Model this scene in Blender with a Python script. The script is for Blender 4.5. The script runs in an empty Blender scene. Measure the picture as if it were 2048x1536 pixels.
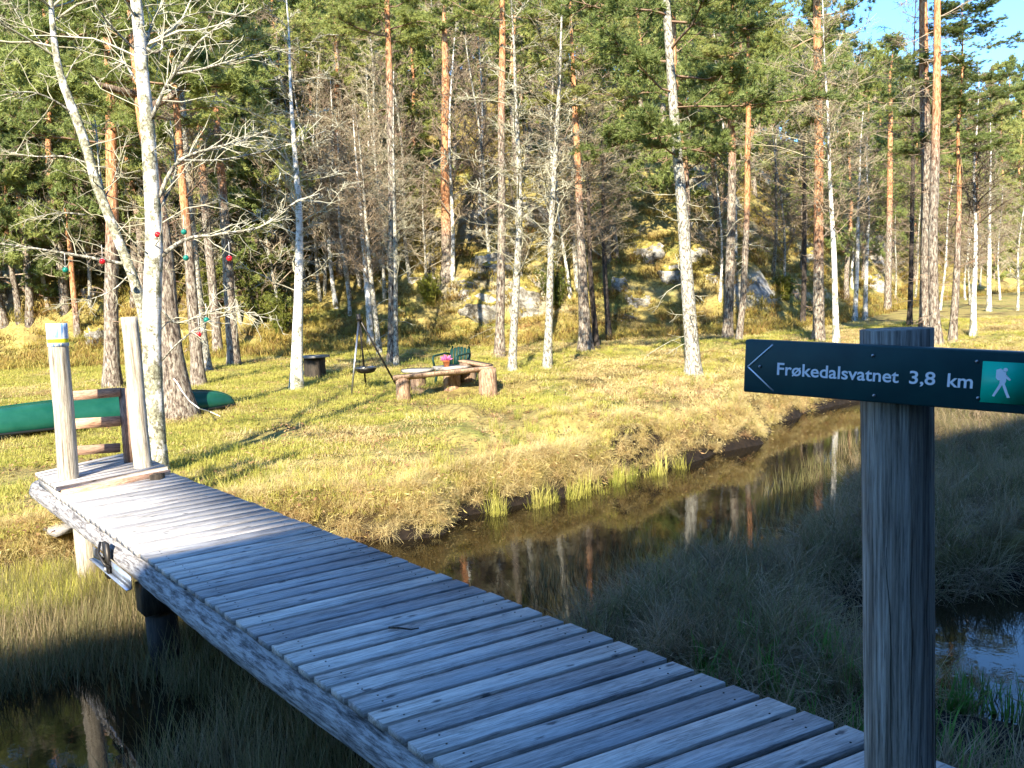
import bpy, math, random
import numpy as np
from mathutils import Vector, Matrix, Euler
rng = np.random.default_rng(7)
random.seed(7)
S = bpy.context.scene
COL = S.collection
PI = math.pi

# ------------------------------------------------------------------ camera
F = 1600.0; H = 2.43; PITCH = math.radians(6.0); ROLL = math.radians(2.2)
fw = np.array([0, math.cos(PITCH), -math.sin(PITCH)])
rt0 = np.array([1.0, 0, 0]); up0 = np.cross(rt0, fw)
rt = rt0 * math.cos(ROLL) - up0 * math.sin(ROLL)
up = up0 * math.cos(ROLL) + rt0 * math.sin(ROLL)
cam_d = bpy.data.cameras.new('camera'); cam = bpy.data.objects.new('camera', cam_d); COL.objects.link(cam)
cam_d.sensor_width = 36.0; cam_d.lens = 36.0 * F / 2048.0
cam_d.clip_start = 0.05; cam_d.clip_end = 1200
m = Matrix(((rt[0], up[0], -fw[0], 0), (rt[1], up[1], -fw[1], 0), (rt[2], up[2], -fw[2], H), (0, 0, 0, 1)))
cam.matrix_world = m
S.camera = cam

# ------------------------------------------------------------------ light
SUN_EL = math.radians(32); SHADOW_AZ = math.radians(13)
world = bpy.data.worlds.new('World'); S.world = world; world.use_nodes = True
wn = world.node_tree; bg = wn.nodes['Background']
sky = wn.nodes.new('ShaderNodeTexSky'); sky.sky_type = 'NISHITA'; sky.sun_disc = False
sky.sun_elevation = SUN_EL; sky.sun_rotation = SHADOW_AZ + PI
sky.air_density = 1.0; sky.dust_density = 0.1; sky.ozone_density = 3.0; sky.altitude = 50
tint = wn.nodes.new('ShaderNodeMix'); tint.data_type = 'RGBA'; tint.blend_type = 'MULTIPLY'; tint.inputs[0].default_value = 1.0
tint.inputs[7].default_value = (0.63, 0.95, 1.24, 1)
wn.links.new(sky.outputs[0], tint.inputs[6]); wn.links.new(tint.outputs[2], bg.inputs[0]); bg.inputs[1].default_value = 0.125
sun_d = bpy.data.lights.new('sun', 'SUN'); sun = bpy.data.objects.new('sun', sun_d); COL.objects.link(sun)
sun_d.energy = 5.0; sun_d.angle = math.radians(0.5); sun_d.color = (1.0, 0.90, 0.73)
ldir = Vector((math.sin(SHADOW_AZ) * math.cos(SUN_EL), math.cos(SHADOW_AZ) * math.cos(SUN_EL), -math.sin(SUN_EL)))
sun.rotation_euler = ldir.to_track_quat('-Z', 'Y').to_euler()
sun.location = (-5, -20, 30)
vs = S.view_settings; vs.view_transform = 'Standard'; vs.look = 'None'; vs.exposure = 1.75; vs.gamma = 1; vs.use_curve_mapping = False
S.cycles.use_denoising = True; S.cycles.use_adaptive_sampling = True; S.cycles.adaptive_threshold = 0.02
S.cycles.max_bounces = 6; S.cycles.diffuse_bounces = 2; S.cycles.glossy_bounces = 3
S.cycles.transmission_bounces = 4; S.cycles.transparent_max_bounces = 6
S.cycles.caustics_reflective = False; S.cycles.caustics_refractive = False

# ------------------------------------------------------------------ pixel -> place helpers (measuring the photograph)
def ray(px, py): return fw + rt * (px - 1024) / F - up * (py - 768) / F
C0 = np.array([0, 0, H])
def P(px, py, z=0.0):
    r = ray(px, py); return C0 + r * ((z - H) / r[2])
def Q(px, py, d):
    r = ray(px, py); return C0 + r * (d / r[1])

# ------------------------------------------------------------------ noise + terrain function
def vnoise(x, y, seed=0):
    xi = np.floor(x).astype(np.int64); yi = np.floor(y).astype(np.int64)
    xf = x - xi; yf = y - yi
    def h(a, b):
        n = (a * 374761393 + b * 668265263 + seed * 974711) & 0x7fffffff
        n = ((n ^ (n >> 13)) * 1274126177) & 0x7fffffff
        return ((n ^ (n >> 16)) & 0xffff) / 65535.0
    u = xf * xf * (3 - 2 * xf); v = yf * yf * (3 - 2 * yf)
    return (h(xi, yi) * (1 - u) + h(xi + 1, yi) * u) * (1 - v) + (h(xi, yi + 1) * (1 - u) + h(xi + 1, yi + 1) * u) * v
def fbm(x, y, o=4, seed=0):
    s = 0; a = .5; f = 1
    for i in range(o):
        s = s + a * (vnoise(x * f, y * f, seed + i * 17) - .5) * 2; a *= .5; f *= 2.03
    return s
def sst(a, b, x):
    t = np.clip((x - a) / (b - a), 0, 1); return t * t * (3 - 2 * t)
STREAM = [(-30, 13.5), (-14, 9.6), (-8, 7.6), (-4.9, 6.9), (-4.4, 7.1), (-3.9, 7.45), (-3.3, 7.45), (-2.7, 7.75), (-2.04, 8.02), (-1.42, 8.0), (-.75, 8.1), (-.55, 8.9),
          (.41, 9.5), (.9, 9.75), (1.53, 10.54), (2.4, 11.2), (3.36, 12.1), (3.98, 12.5), (4.7, 14.2), (5.2, 14.8), (6.15, 15.9), (7.48, 17.1), (11, 19), (17, 20.5),
          (17, 18.5), (11, 16.8), (8.2, 14.8), (6.3, 12.7), (5.2, 11.0), (4.1, 9.4), (3.2, 8.1), (2.6, 7.3), (2.1, 6.9), (1.5, 6.75), (1.0, 6.45), (.5, 5.9), (.2, 5.4), (.1, 4.9),
          (.35, 4.6), (1.0, 3.6), (1.5, 2.2), (1.3, .6), (.2, -.6), (-30, -3.5)]
PUDDLE = [(2.35, 5.7), (3.0, 5.95), (3.8, 6.1), (4.9, 6.0), (5.1, 4.9), (4.0, 4.0), (3.0, 4.15), (2.35, 4.5), (2.1, 5.1)]
def sdist(poly, x, y):
    """negative inside"""
    x = np.asarray(x, float); y = np.asarray(y, float)
    d = np.full(x.shape, 1e9); ins = np.zeros(x.shape, bool)
    n = len(poly)
    for i in range(n):
        ax, ay = poly[i]; bx, by = poly[(i + 1) % n]
        ex, ey = bx - ax, by - ay
        t = np.clip(((x - ax) * ex + (y - ay) * ey) / (ex * ex + ey * ey), 0, 1)
        d = np.minimum(d, np.hypot(x - ax - t * ex, y - ay - t * ey))
        c = ((ay > y) != (by > y)) & (x < (bx - ax) * (y - ay) / ((by - ay) if by != ay else 1e-9) + ax)
        ins ^= c
    return np.where(ins, -d, d)
def farside(x, y):
    """>0 on the far (lawn) side of the stream"""
    return y - np.interp(x, [-30, -8, -3, 0, 1.5, 4, 6, 8, 17, 30], [5, 6.5, 7, 8, 8.8, 11.5, 14.5, 16, 19.7, 22])
def hillfoot(x):
    # where the level clearing ends and the slope begins
    return np.interp(x, [-80, -30, -14, -4, 2, 9, 14, 20, 30, 45, 90], [20, 25, 29, 31.5, 31, 32, 37, 45, 58, 72, 80])
def terrain(x, y):
    x = np.asarray(x, float); y = np.asarray(y, float)
    wob = fbm(x * 1.9, y * 1.9, 3, 5) * .16
    sd = np.minimum(sdist(STREAM, x, y), sdist(PUDDLE, x, y) + .05) + wob
    far = sst(-.6, .6, farside(x, y))
    lawn = .46 + .018 * np.clip(y - 9, 0, 200) + .05 * fbm(x * .35, y * .35, 2, 3)
    hum = sst(0, .55, fbm(x * 1.25, y * 1.25, 2, 9)) * .25 * sst(-3, 0, x + .25 * (y - 12)) * sst(34, 22, y)
    lawn = lawn + hum + .05 * fbm(x * 2.7, y * 2.7, 2, 11)
    near = .22 + .12 * fbm(x * .9, y * .9, 3, 21) + .16 * sst(1.2, .2, np.hypot(x - 1.6, (y - 5.0) * .8) / 1.2) + .012 * np.clip(y, 0, 60)
    near = near - .22 * sst(3.2, 1.8, np.hypot(x - 1.6, y - 4.0))
    land = lawn * far + near * (1 - far)
    k = sst(0, .42, sd)
    low = -.05 - .4 * sst(0, -.9, sd)
    z = low * (1 - k) + land * k
    # hillside
    hf = hillfoot(x); s = y - hf
    cap = np.interp(x / np.maximum(y, 5), [-1, -.55, -.3, 0, .25, .4, .5, .8], [18, 21, 30, 40, 38, 32, 28, 26])
    sp = np.where(s > 0, s, 0)
    rise = .58 * np.maximum(sp - 1.2, 0) + .2 * np.minimum(sp, 1.2)
    hz = cap * (1 - np.exp(-rise / cap * 1.15))
    crag = (sst(.05, .35, fbm(x * .12 + 3, y * .12, 3, 31)) * 1.5 + sst(-.1, .25, fbm(x * .35, y * .35, 3, 37)) * .7) * sst(0, 3, s)
    z = z + hz + crag * sst(120, 60, y) + .35 * fbm(x * .5, y * .5, 3, 41) * sst(-2, 5, s)
    # golden knoll in the middle of the slope
    z = z + 2.6 * np.exp(-(((x + 1.2) / 5) ** 2 + ((y - 38.5) / 3.2) ** 2))
    # unseen ridge added behind the viewpoint, shaped to throw the evening shade
    q = (x + 7.9) * .5 - (y + 17.45) * .866          # distance behind the ridge line
    rh = 14.3 + .25 * fbm(x * .6, y * .6, 3, 51)
    back = sst(-13.5, 0, q) * rh * sst(-.3, -2.5, y - .45 * np.maximum(x - 6, 0))
    z = np.where(back > .08, np.maximum(z, back), z)
    return z
def G(px, py, lift=0.0):
    """where the line of sight through a pixel meets the ground"""
    r = ray(px, py); t = np.concatenate([np.linspace(2, 60, 2400), np.linspace(60, 200, 1400)])
    p = C0[None] + r[None] * t[:, None]
    b = p[:, 2] - terrain(p[:, 0], p[:, 1]) < lift
    i = int(np.argmax(b)) if b.any() else len(t) - 1
    return p[i]
def gz(x, y): return float(terrain(np.array([x]), np.array([y]))[0])

# ------------------------------------------------------------------ mesh helpers
def npmesh(name, V, faces_list, attrs=None, smooth=False, mat_idx=None):
    """faces_list: list of int arrays (n,3) or (n,4)"""
    me = bpy.data.meshes.new(name)
    V = np.asarray(V, np.float32)
    me.vertices.add(len(V)); me.vertices.foreach_set('co', V.ravel())
    loops = np.concatenate([f.ravel() for f in faces_list]).astype(np.int32)
    tot = np.concatenate([np.full(len(f), f.shape[1], np.int32) for f in faces_list])
    start = np.concatenate([[0], np.cumsum(tot)[:-1]]).astype(np.int32)
    me.loops.add(len(loops)); me.loops.foreach_set('vertex_index', loops)
    me.polygons.add(len(tot)); me.polygons.foreach_set('loop_start', start)
    try: me.polygons.foreach_set('loop_total', tot)
    except Exception: pass
    if smooth: me.polygons.foreach_set('use_smooth', np.ones(len(tot), bool))
    if mat_idx is not None: me.polygons.foreach_set('material_index', np.asarray(mat_idx, np.int32))
    if attrs:
        for k, a in attrs.items():
            at = me.attributes.new(k, 'FLOAT', 'POINT'); at.data.foreach_set('value', np.asarray(a, np.float32))
    me.update(calc_edges=True)
    return me
class MB:
    def __init__(s): s.v = []; s.q = []; s.t = []; s.n = 0; s.a = []
    def add(s, V, quads=None, tris=None, a=None):
        V = np.asarray(V, float).reshape(-1, 3)
        s.v.append(V)
        if quads is not None and len(quads): s.q.append(np.asarray(quads, int).reshape(-1, 4) + s.n)
        if tris is not None and len(tris): s.t.append(np.asarray(tris, int).reshape(-1, 3) + s.n)
        s.a.append(np.zeros(len(V)) if a is None else np.broadcast_to(np.asarray(a, float), (len(V),)))
        s.n += len(V); return s
    def mesh(s, name, smooth=False):
        fl = []
        if s.q: fl.append(np.concatenate(s.q))
        if s.t: fl.append(np.concatenate(s.t))
        return npmesh(name, np.concatenate(s.v), fl, {'h': np.concatenate(s.a)}, smooth)
    def box(s, lo, hi, M=None, bev=0.0):
        lo = np.array(lo, float); hi = np.array(hi, float)
        if bev > 0:
            b = bev; x0, y0, z0 = lo; x1, y1, z1 = hi
            prof = [(y0, z0), (y1, z0), (y1, z1 - b), (y1 - b, z1), (y0 + b, z1), (y0, z1 - b)]
            V = [(x0, p[0], p[1]) for p in prof] + [(x1, p[0], p[1]) for p in prof]
            q = [(i, (i + 1) % 6, (i + 1) % 6 + 6, i + 6) for i in range(6)]
            q += [(0, 5, 2, 1), (5, 4, 3, 2), (6, 7, 8, 11), (11, 8, 9, 10)]
        else:
            V = [(x, y, z) for x in (lo[0], hi[0]) for y in (lo[1], hi[1]) for z in (lo[2], hi[2])]
            q = [(0, 1, 3, 2), (4, 6, 7, 5), (0, 4, 5, 1), (2, 3, 7, 6), (0, 2, 6, 4), (1, 5, 7, 3)]
        V = np.array(V, float)
        if M is not None: V = V @ np.array(M)[:3, :3].T + np.array(M)[:3, 3]
        return s.add(V, q)
    def tube(s, pts, rad, n=8, a=None, cap=True, jit=0.0):
        pts = np.asarray(pts, float); rad = np.broadcast_to(np.asarray(rad, float), (len(pts),))
        d = np.gradient(pts, axis=0); d /= np.linalg.norm(d, axis=1)[:, None] + 1e-9
        ref = np.array([1.0, 0, 0]) if abs(d[0][0]) < .8 else np.array([0, 1.0, 0])
        u = np.cross(d, ref); u /= np.linalg.norm(u, axis=1)[:, None]; w = np.cross(d, u)
        th = np.arange(n) * 2 * PI / n
        jr = 1 + jit * (rng.random((len(pts), n)) - .5) * 2
        V = pts[:, None] + (u[:, None] * np.cos(th)[None, :, None] + w[:, None] * np.sin(th)[None, :, None]) * (rad[:, None] * jr)[..., None]
        m_ = len(pts); q = []
        i = np.arange(m_ - 1)[:, None] * n; j = np.arange(n)[None]; jn = (j + 1) % n
        q = np.stack([i + j, i + jn, i + n + jn, i + n + j], -1).reshape(-1, 4)[:, ::-1]
        V = V.reshape(-1, 3); tr = []
        av = np.zeros(len(V)) if a is None else np.repeat(np.broadcast_to(np.asarray(a, float), (m_,)), n)
        if cap:
            V = np.concatenate([V, pts[:1], pts[-1:]]); b0 = m_ * n
            av = np.concatenate([av, av[:1], av[-1:]])
            for k in range(n):
                tr.append((b0, k, (k + 1) % n)); tr.append((b0 + 1, (m_ - 1) * n + (k + 1) % n, (m_ - 1) * n + k))
        return s.add(V, q, tr, av)
    def segs(s, p0, p1, r0, r1, a=0):
        """many tapering three-sided twigs at once"""
        p0 = np.asarray(p0, float); p1 = np.asarray(p1, float); N = len(p0)
        if N == 0: return s
        d = p1 - p0; d /= np.linalg.norm(d, axis=1)[:, None] + 1e-9
        ref = np.where(np.abs(d[:, :1]) < .8, np.array([[1.0, 0, 0]]), np.array([[0, 1.0, 0]]))
        u = np.cross(d, ref); u /= np.linalg.norm(u, axis=1)[:, None]; w = np.cross(d, u)
        r0 = np.broadcast_to(r0, (N,)); r1 = np.broadcast_to(r1, (N,)); V = []
        for c, r in ((p0, r0), (p1, r1)):
            for k in range(3):
                t = k * 2 * PI / 3; V.append(c + (u * math.cos(t) + w * math.sin(t)) * r[:, None])
        V = np.stack(V, 1).reshape(-1, 3); b = np.arange(N)[:, None] * 6
        q = np.concatenate([b + np.array([[k, (k + 1) % 3, (k + 1) % 3 + 3, k + 3]]) for k in range(3)])
        return s.add(V, q, None, np.repeat(np.broadcast_to(a, (N,)), 6))
def rnd(n): 
    v = rng.normal(size=(n, 3)); return v / (np.linalg.norm(v, axis=1)[:, None] + 1e-9)

def link(name, me, mat=None, parent=None, loc=None, rot=None):
    o = bpy.data.objects.new(name, me); COL.objects.link(o)
    if mat is not None and me is not None:
        if len(me.materials) == 0: me.materials.append(mat)
    if parent is not None: o.parent = parent
    if loc is not None: o.location = Vector([float(c) for c in loc])
    if rot is not None: o.rotation_euler = rot
    return o
def tag(o, label=None, cat=None, group=None, kind=None):
    if label: o['label'] = label
    if cat: o['category'] = cat
    if group: o['group'] = group
    if kind: o['kind'] = kind
    return o
def thing(name, label, cat, loc=(0, 0, 0), rot=(0, 0, 0), group=None):
    o = bpy.data.objects.new(name, None); COL.objects.link(o); o.empty_display_size = .2
    o.location = Vector([float(c) for c in loc]); o.rotation_euler = rot
    return tag(o, label, cat, group)

# ------------------------------------------------------------------ materials
def mat(name):
    m_ = bpy.data.materials.new(name); m_.use_nodes = True; nt = m_.node_tree
    b = nt.nodes['Principled BSDF']; b.inputs['Specular IOR Level'].default_value = .25
    return m_, nt, b
def N(nt, t, **k):
    n = nt.nodes.new(t)
    for a, v in k.items(): setattr(n, a, v)
    return n
def coords(nt, kind='Object', scale=(1, 1, 1), rand=0.0):
    tc = N(nt, 'ShaderNodeTexCoord')
    if kind == 'World':
        g = N(nt, 'ShaderNodeNewGeometry'); src = g.outputs['Position']
    else: src = tc.outputs[kind]
    mp = N(nt, 'ShaderNodeMapping'); mp.inputs['Scale'].default_value = scale
    nt.links.new(src, mp.inputs[0])
    if rand:
        oi = N(nt, 'ShaderNodeObjectInfo'); mu = N(nt, 'ShaderNodeVectorMath', operation='SCALE')
        mu.inputs[0].default_value = (rand, rand * 1.7, rand * .6); nt.links.new(oi.outputs['Random'], mu.inputs['Scale'])
        nt.links.new(mu.outputs[0], mp.inputs['Location'])
    return mp.outputs[0]
def noise(nt, vec, scale, detail=4, rough=.55, dist=0.0):
    n = N(nt, 'ShaderNodeTexNoise'); n.inputs['Scale'].default_value = scale; n.inputs['Detail'].default_value = detail
    n.inputs['Roughness'].default_value = rough; n.inputs['Distortion'].default_value = dist
    nt.links.new(vec, n.inputs['Vector']); return n.outputs['Fac']
def ramp(nt, fac, stops, interp='LINEAR'):
    r = N(nt, 'ShaderNodeValToRGB'); r.color_ramp.interpolation = interp; e = r.color_ramp.elements
    while len(e) > 1: e.remove(e[-1])
    e[0].position = stops[0][0]; c = stops[0][1]; e[0].color = (*c, 1) if not isinstance(c, float) else (c, c, c, 1)
    for p, c in stops[1:]:
        x = e.new(p); x.color = (*c, 1) if not isinstance(c, float) else (c, c, c, 1)
    nt.links.new(fac, r.inputs[0]); return r.outputs[0]
def mix(nt, fac, a, b, mode='MIX'):
    m_ = N(nt, 'ShaderNodeMix', data_type='RGBA', blend_type=mode)
    for s_, v in ((m_.inputs[0], fac), (m_.inputs[6], a), (m_.inputs[7], b)):
        if isinstance(v, (int, float)): s_.default_value = v
        elif isinstance(v, tuple): s_.default_value = (*v, 1)
        else: nt.links.new(v, s_)
    return m_.outputs[2]
def bump(nt, b, h, strength=.5, dist=.01):
    n = N(nt, 'ShaderNodeBump'); n.inputs['Strength'].default_value = strength; n.inputs['Distance'].default_value = dist
    nt.links.new(h, n.inputs['Height']); nt.links.new(n.outputs[0], b.inputs['Normal'])
def setc(nt, b, c, rough=.85):
    nt.links.new(c, b.inputs['Base Color']) if not isinstance(c, tuple) else setattr(b.inputs['Base Color'], 'default_value', (*c, 1))
    b.inputs['Roughness'].default_value = rough
M = {}
# ground
m_, nt, b = mat('ground_soil_and_moss'); w_ = coords(nt, 'World')
c = ramp(nt, noise(nt, w_, .55, 6, .62), [(.32, (.13, .085, .03)), (.44, (.30, .24, .08)), (.54, (.38, .31, .10)), (.62, (.20, .21, .05)), (.75, (.30, .17, .07))])
c2 = ramp(nt, noise(nt, w_, 9, 5, .7), [(.3, (.45, .42, .35)), (.55, (1, 1, 1)), (.75, (1.25, 1.2, 1.0))])
c = mix(nt, 1.0, c, c2, 'MULTIPLY')
g_ = N(nt, 'ShaderNodeNewGeometry'); sp = N(nt, 'ShaderNodeSeparateXYZ'); nt.links.new(g_.outputs['Normal'], sp.inputs[0])
px_ = N(nt, 'ShaderNodeSeparateXYZ'); nt.links.new(g_.outputs['Position'], px_.inputs[0])
steep = ramp(nt, sp.outputs[2], [(.48, 1.0), (.62, 0.0)])
mx = N(nt, 'ShaderNodeMapRange'); mx.inputs[1].default_value = 22; mx.inputs[2].default_value = 30; nt.links.new(px_.outputs[1], mx.inputs[0])
lowr = N(nt, 'ShaderNodeMapRange'); lowr.inputs[1].default_value = .32; lowr.inputs[2].default_value = .10; nt.links.new(px_.outputs[2], lowr.inputs[0])
rockc = ramp(nt, noise(nt, w_, 2.2, 7, .7), [(.35, (.09, .08, .07)), (.5, (.32, .31, .28)), (.62, (.5, .49, .45))])
soil = ramp(nt, noise(nt, w_, 14, 4), [(.3, (.006, .004, .003)), (.7, (.024, .016, .010))])
farm = mix(nt, mx.outputs[0], soil, rockc)
c = mix(nt, steep, c, farm)
c = mix(nt, lowr.outputs[0], c, soil)
setc(nt, b, c, .95)
bump(nt, b, noise(nt, w_, 7, 8, .7), .9, .12); M['ground'] = m_
# grass blades
def blade_mat(name, stops, transl=.35, world=.9):
    m_, nt, b = mat(name); w_ = coords(nt, 'World')
    oi = N(nt, 'ShaderNodeObjectInfo')
    ad = N(nt, 'ShaderNodeMath', operation='MULTIPLY_ADD'); ad.inputs[1].default_value = .42; nt.links.new(oi.outputs['Random'], ad.inputs[0])
    n_ = N(nt, 'ShaderNodeMath', operation='MULTIPLY'); n_.inputs[1].default_value = .62; nt.links.new(noise(nt, w_, world, 3, .6), n_.inputs[0])
    nt.links.new(n_.outputs[0], ad.inputs[2])
    c = ramp(nt, ad.outputs[0], stops)
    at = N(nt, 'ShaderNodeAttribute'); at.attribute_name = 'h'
    cc = mix(nt, 1.0, c, ramp(nt, at.outputs['Fac'], [(0, (.72, .66, .6)), (.5, (1, 1, 1)), (1, (1.2, 1.16, 1.05))]), 'MULTIPLY')  # shading put into the colour: dark foot, light tip on every blade
    nt.links.new(cc, b.inputs['Base Color']); b.inputs['Roughness'].default_value = .6
    tr = N(nt, 'ShaderNodeBsdfTranslucent'); nt.links.new(cc, tr.inputs[0])
    ms = N(nt, 'ShaderNodeMixShader'); ms.inputs[0].default_value = transl
    nt.links.new(b.outputs[0], ms.inputs[1]); nt.links.new(tr.outputs[0], ms.inputs[2])
    nt.links.new(ms.outputs[0], nt.nodes['Material Output'].inputs[0]); return m_
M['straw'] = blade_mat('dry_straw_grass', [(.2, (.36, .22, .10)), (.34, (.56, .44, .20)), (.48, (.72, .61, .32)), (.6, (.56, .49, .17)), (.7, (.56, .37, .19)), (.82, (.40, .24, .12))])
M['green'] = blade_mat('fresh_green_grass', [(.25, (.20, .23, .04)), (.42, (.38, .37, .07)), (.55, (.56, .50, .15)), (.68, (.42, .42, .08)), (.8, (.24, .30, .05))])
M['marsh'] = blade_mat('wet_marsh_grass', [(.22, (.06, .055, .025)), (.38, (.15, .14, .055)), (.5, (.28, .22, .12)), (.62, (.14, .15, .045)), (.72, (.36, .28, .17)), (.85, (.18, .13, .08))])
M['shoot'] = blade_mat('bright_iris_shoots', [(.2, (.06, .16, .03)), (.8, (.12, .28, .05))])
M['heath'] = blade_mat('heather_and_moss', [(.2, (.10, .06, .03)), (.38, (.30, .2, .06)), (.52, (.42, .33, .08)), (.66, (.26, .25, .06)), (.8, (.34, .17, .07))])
# water
m_, nt, b = mat('dark_peaty_water'); setc(nt, b, (.010, .0075, .0035), .015)
b.inputs['IOR'].default_value = 1.45; b.inputs['Specular IOR Level'].default_value = .5
w_ = coords(nt, 'World')
b.inputs['Transmission Weight'].default_value = .0
bump(nt, b, noise(nt, w_, 6, 4, .6), .16, .004); M['water'] = m_
# timber
def wood(name, stops, grain=(1.2, 18, 18), rough=.8, knots=True, bstr=.5, rand=9.0):
    m_, nt, b = mat(name); v = coords(nt, 'Object', grain, rand)
    c = ramp(nt, noise(nt, v, 2.2, 7, .68, .6), stops)
    v3 = coords(nt, 'Object', tuple(g_ * 3.2 for g_ in grain), rand)
    c = mix(nt, .75, c, ramp(nt, noise(nt, v3, 2.5, 5, .75, .2), [(.38, (.25, .24, .24)), (.48, (.85, .85, .85)), (.64, (1.4, 1.4, 1.4))]), 'MULTIPLY')
    v2 = coords(nt, 'Object', tuple(1.6 if g_ == min(grain) else 7.5 for g_ in grain), rand)
    k = noise(nt, v2, 1.3, 3, .6, .5)
    if knots: c = mix(nt, ramp(nt, k, [(.36, 0.0), (.6, .55)]), c, mix(nt, .5, c, (.62, .62, .60)))
    if knots:
        vo = N(nt, 'ShaderNodeTexVoronoi'); vo.inputs['Scale'].default_value = 1.0
        nt.links.new(coords(nt, 'Object', (4.5, 11, 11), rand), vo.inputs['Vector'])
        kd = noise(nt, coords(nt, 'Object', (14, 40, 40), rand), 2.0, 3, .7)
        s_ = N(nt, 'ShaderNodeMath', operation='ADD'); nt.links.new(vo.outputs['Distance'], s_.inputs[0])
        s2 = N(nt, 'ShaderNodeMath', operation='MULTIPLY'); s2.inputs[1].default_value = .25; nt.links.new(kd, s2.inputs[0]); nt.links.new(s2.outputs[0], s_.inputs[1])
        c = mix(nt, ramp(nt, s_.outputs[0], [(.19, .85), (.27, 0.0)]), c, (.05, .05, .055))
    st_ = noise(nt, coords(nt, 'Object', tuple(2.5 if g_ == min(grain) else 9 for g_ in grain), rand * 2), 2.0, 6, .75, .5)
    c = mix(nt, ramp(nt, st_, [(.60, 0.0), (.70, .6)]), c, mix(nt, .75, c, (.09, .10, .085)))
    oi = N(nt, 'ShaderNodeObjectInfo')
    c = mix(nt, 1.0, c, ramp(nt, oi.outputs['Random'], [(0, (.66, .67, .7)), (.5, (1, 1, 1)), (1, (1.2, 1.14, 1.08))]), 'MULTIPLY')
    setc(nt, b, c, rough); bump(nt, b, noise(nt, v, 3.5, 6, .7, .3), bstr, .004)
    return m_
M['deck'] = wood('weathered_grey_decking', [(.3, (.13, .12, .12)), (.45, (.28, .265, .255)), (.6, (.39, .37, .35)), (.75, (.46, .44, .42))])
M['post'] = wood('pale_weathered_pole', [(.34, (.20, .16, .11)), (.42, (.44, .38, .29)), (.55, (.58, .52, .41)), (.7, (.68, .62, .50))], (20, 20, .8), .85, False, .9, 3)
M['signpost'] = wood('grey_weathered_signpost', [(.34, (.07, .062, .052)), (.44, (.15, .135, .115)), (.55, (.22, .205, .18)), (.7, (.30, .285, .26))], (22, 22, .7), .85, False, 1.0, 3)
M['rail'] = wood('reddish_rail_timber', [(.3, (.34, .19, .12)), (.5, (.50, .31, .21)), (.7, (.60, .40, .28))], (2, 14, 14), .8, False, .3, 5)
M['bench'] = wood('split_log_timber', [(.36, (.12, .07, .045)), (.46, (.24, .155, .10)), (.58, (.35, .25, .165)), (.7, (.45, .35, .25))], (12, 12, 2.0), .85, False, .9, 5)
M['slab'] = wood('grey_cut_wood_slab', [(.3, (.12, .10, .08)), (.5, (.28, .25, .20)), (.7, (.42, .39, .33))], (3, 9, 9), .85, True, .4, 5)
M['darkwood'] = wood('wet_dark_timber', [(.3, (.012, .010, .008)), (.5, (.035, .028, .02)), (.7, (.07, .055, .04))], (9, 9, 1), .7, False, .5, 5)
m_, nt, b = mat('flaking_whitened_log'); v = coords(nt, 'Object', (2.2, 16, 16))
c = ramp(nt, noise(nt, v, 2.6, 8, .75, .15), [(.36, (.06, .055, .055)), (.46, (.20, .19, .19)), (.54, (.38, .37, .37)), (.75, (.58, .57, .57))])
setc(nt, b, c, .9); bump(nt, b, noise(nt, v, 3.2, 8, .75, .2), 1.0, .02); M['log'] = m_
# bark
def barkn(nt, sx, sz, sc, det=6): return noise(nt, coords(nt, 'Object', (sx, sx, sz)), sc, det, .7, .4)
m_, nt, b = mat('pine_bark'); at = N(nt, 'ShaderNodeAttribute'); at.attribute_name = 'h'
f1 = barkn(nt, 9, 2.6, 2.5)
lowc = ramp(nt, f1, [(.38, (.035, .026, .02)), (.47, (.17, .13, .10)), (.56, (.31, .27, .21)), (.66, (.44, .43, .35))])
hic = ramp(nt, f1, [(.36, (.20, .075, .03)), (.48, (.48, .21, .09)), (.62, (.66, .38, .2))])
c = mix(nt, at.outputs['Fac'], lowc, hic); setc(nt, b, c, .9); bump(nt, b, f1, 1.0, .05); M['pine'] = m_
m_, nt, b = mat('birch_bark')
v = coords(nt, 'Object', (3.5, 3.5, 16)); f1 = noise(nt, v, 1.7, 7, .8, .4)
c = ramp(nt, f1, [(.36, (.04, .035, .03)), (.41, (.50, .47, .42)), (.5, (.64, .62, .57)), (.7, (.76, .75, .71))])
v = coords(nt, 'Object', (5, 5, 3)); f2 = noise(nt, v, 1.5, 6, .7); at = N(nt, 'ShaderNodeAttribute'); at.attribute_name = 'h'
ad = N(nt, 'ShaderNodeMath', operation='ADD'); nt.links.new(f2, ad.inputs[0]); nt.links.new(at.outputs['Fac'], ad.inputs[1])
c = mix(nt, ramp(nt, ad.outputs[0], [(.53, 0.0), (.60, 1.0)]), c, ramp(nt, barkn(nt, 9, 9, 3), [(.35, (.06, .05, .035)), (.5, (.22, .21, .14)), (.62, (.42, .43, .31))]))
setc(nt, b, c, .8); bump(nt, b, f2, .6, .02); M['birch'] = m_
m_, nt, b = mat('lichened_bark'); f1 = barkn(nt, 10, 5, 2.5)
c = ramp(nt, f1, [(.37, (.06, .05, .04)), (.46, (.20, .18, .14)), (.54, (.38, .37, .30)), (.64, (.58, .56, .49))])
setc(nt, b, c, .9); bump(nt, b, f1, .8, .03); M['lichen'] = m_
m_, nt, b = mat('dark_bark'); f1 = barkn(nt, 8, 3, 2.5)
c = ramp(nt, f1, [(.35, (.018, .015, .012)), (.55, (.07, .055, .045)), (.72, (.16, .14, .12))])
setc(nt, b, c, .9); bump(nt, b, f1, .8, .03); M['dark'] = m_
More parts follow.
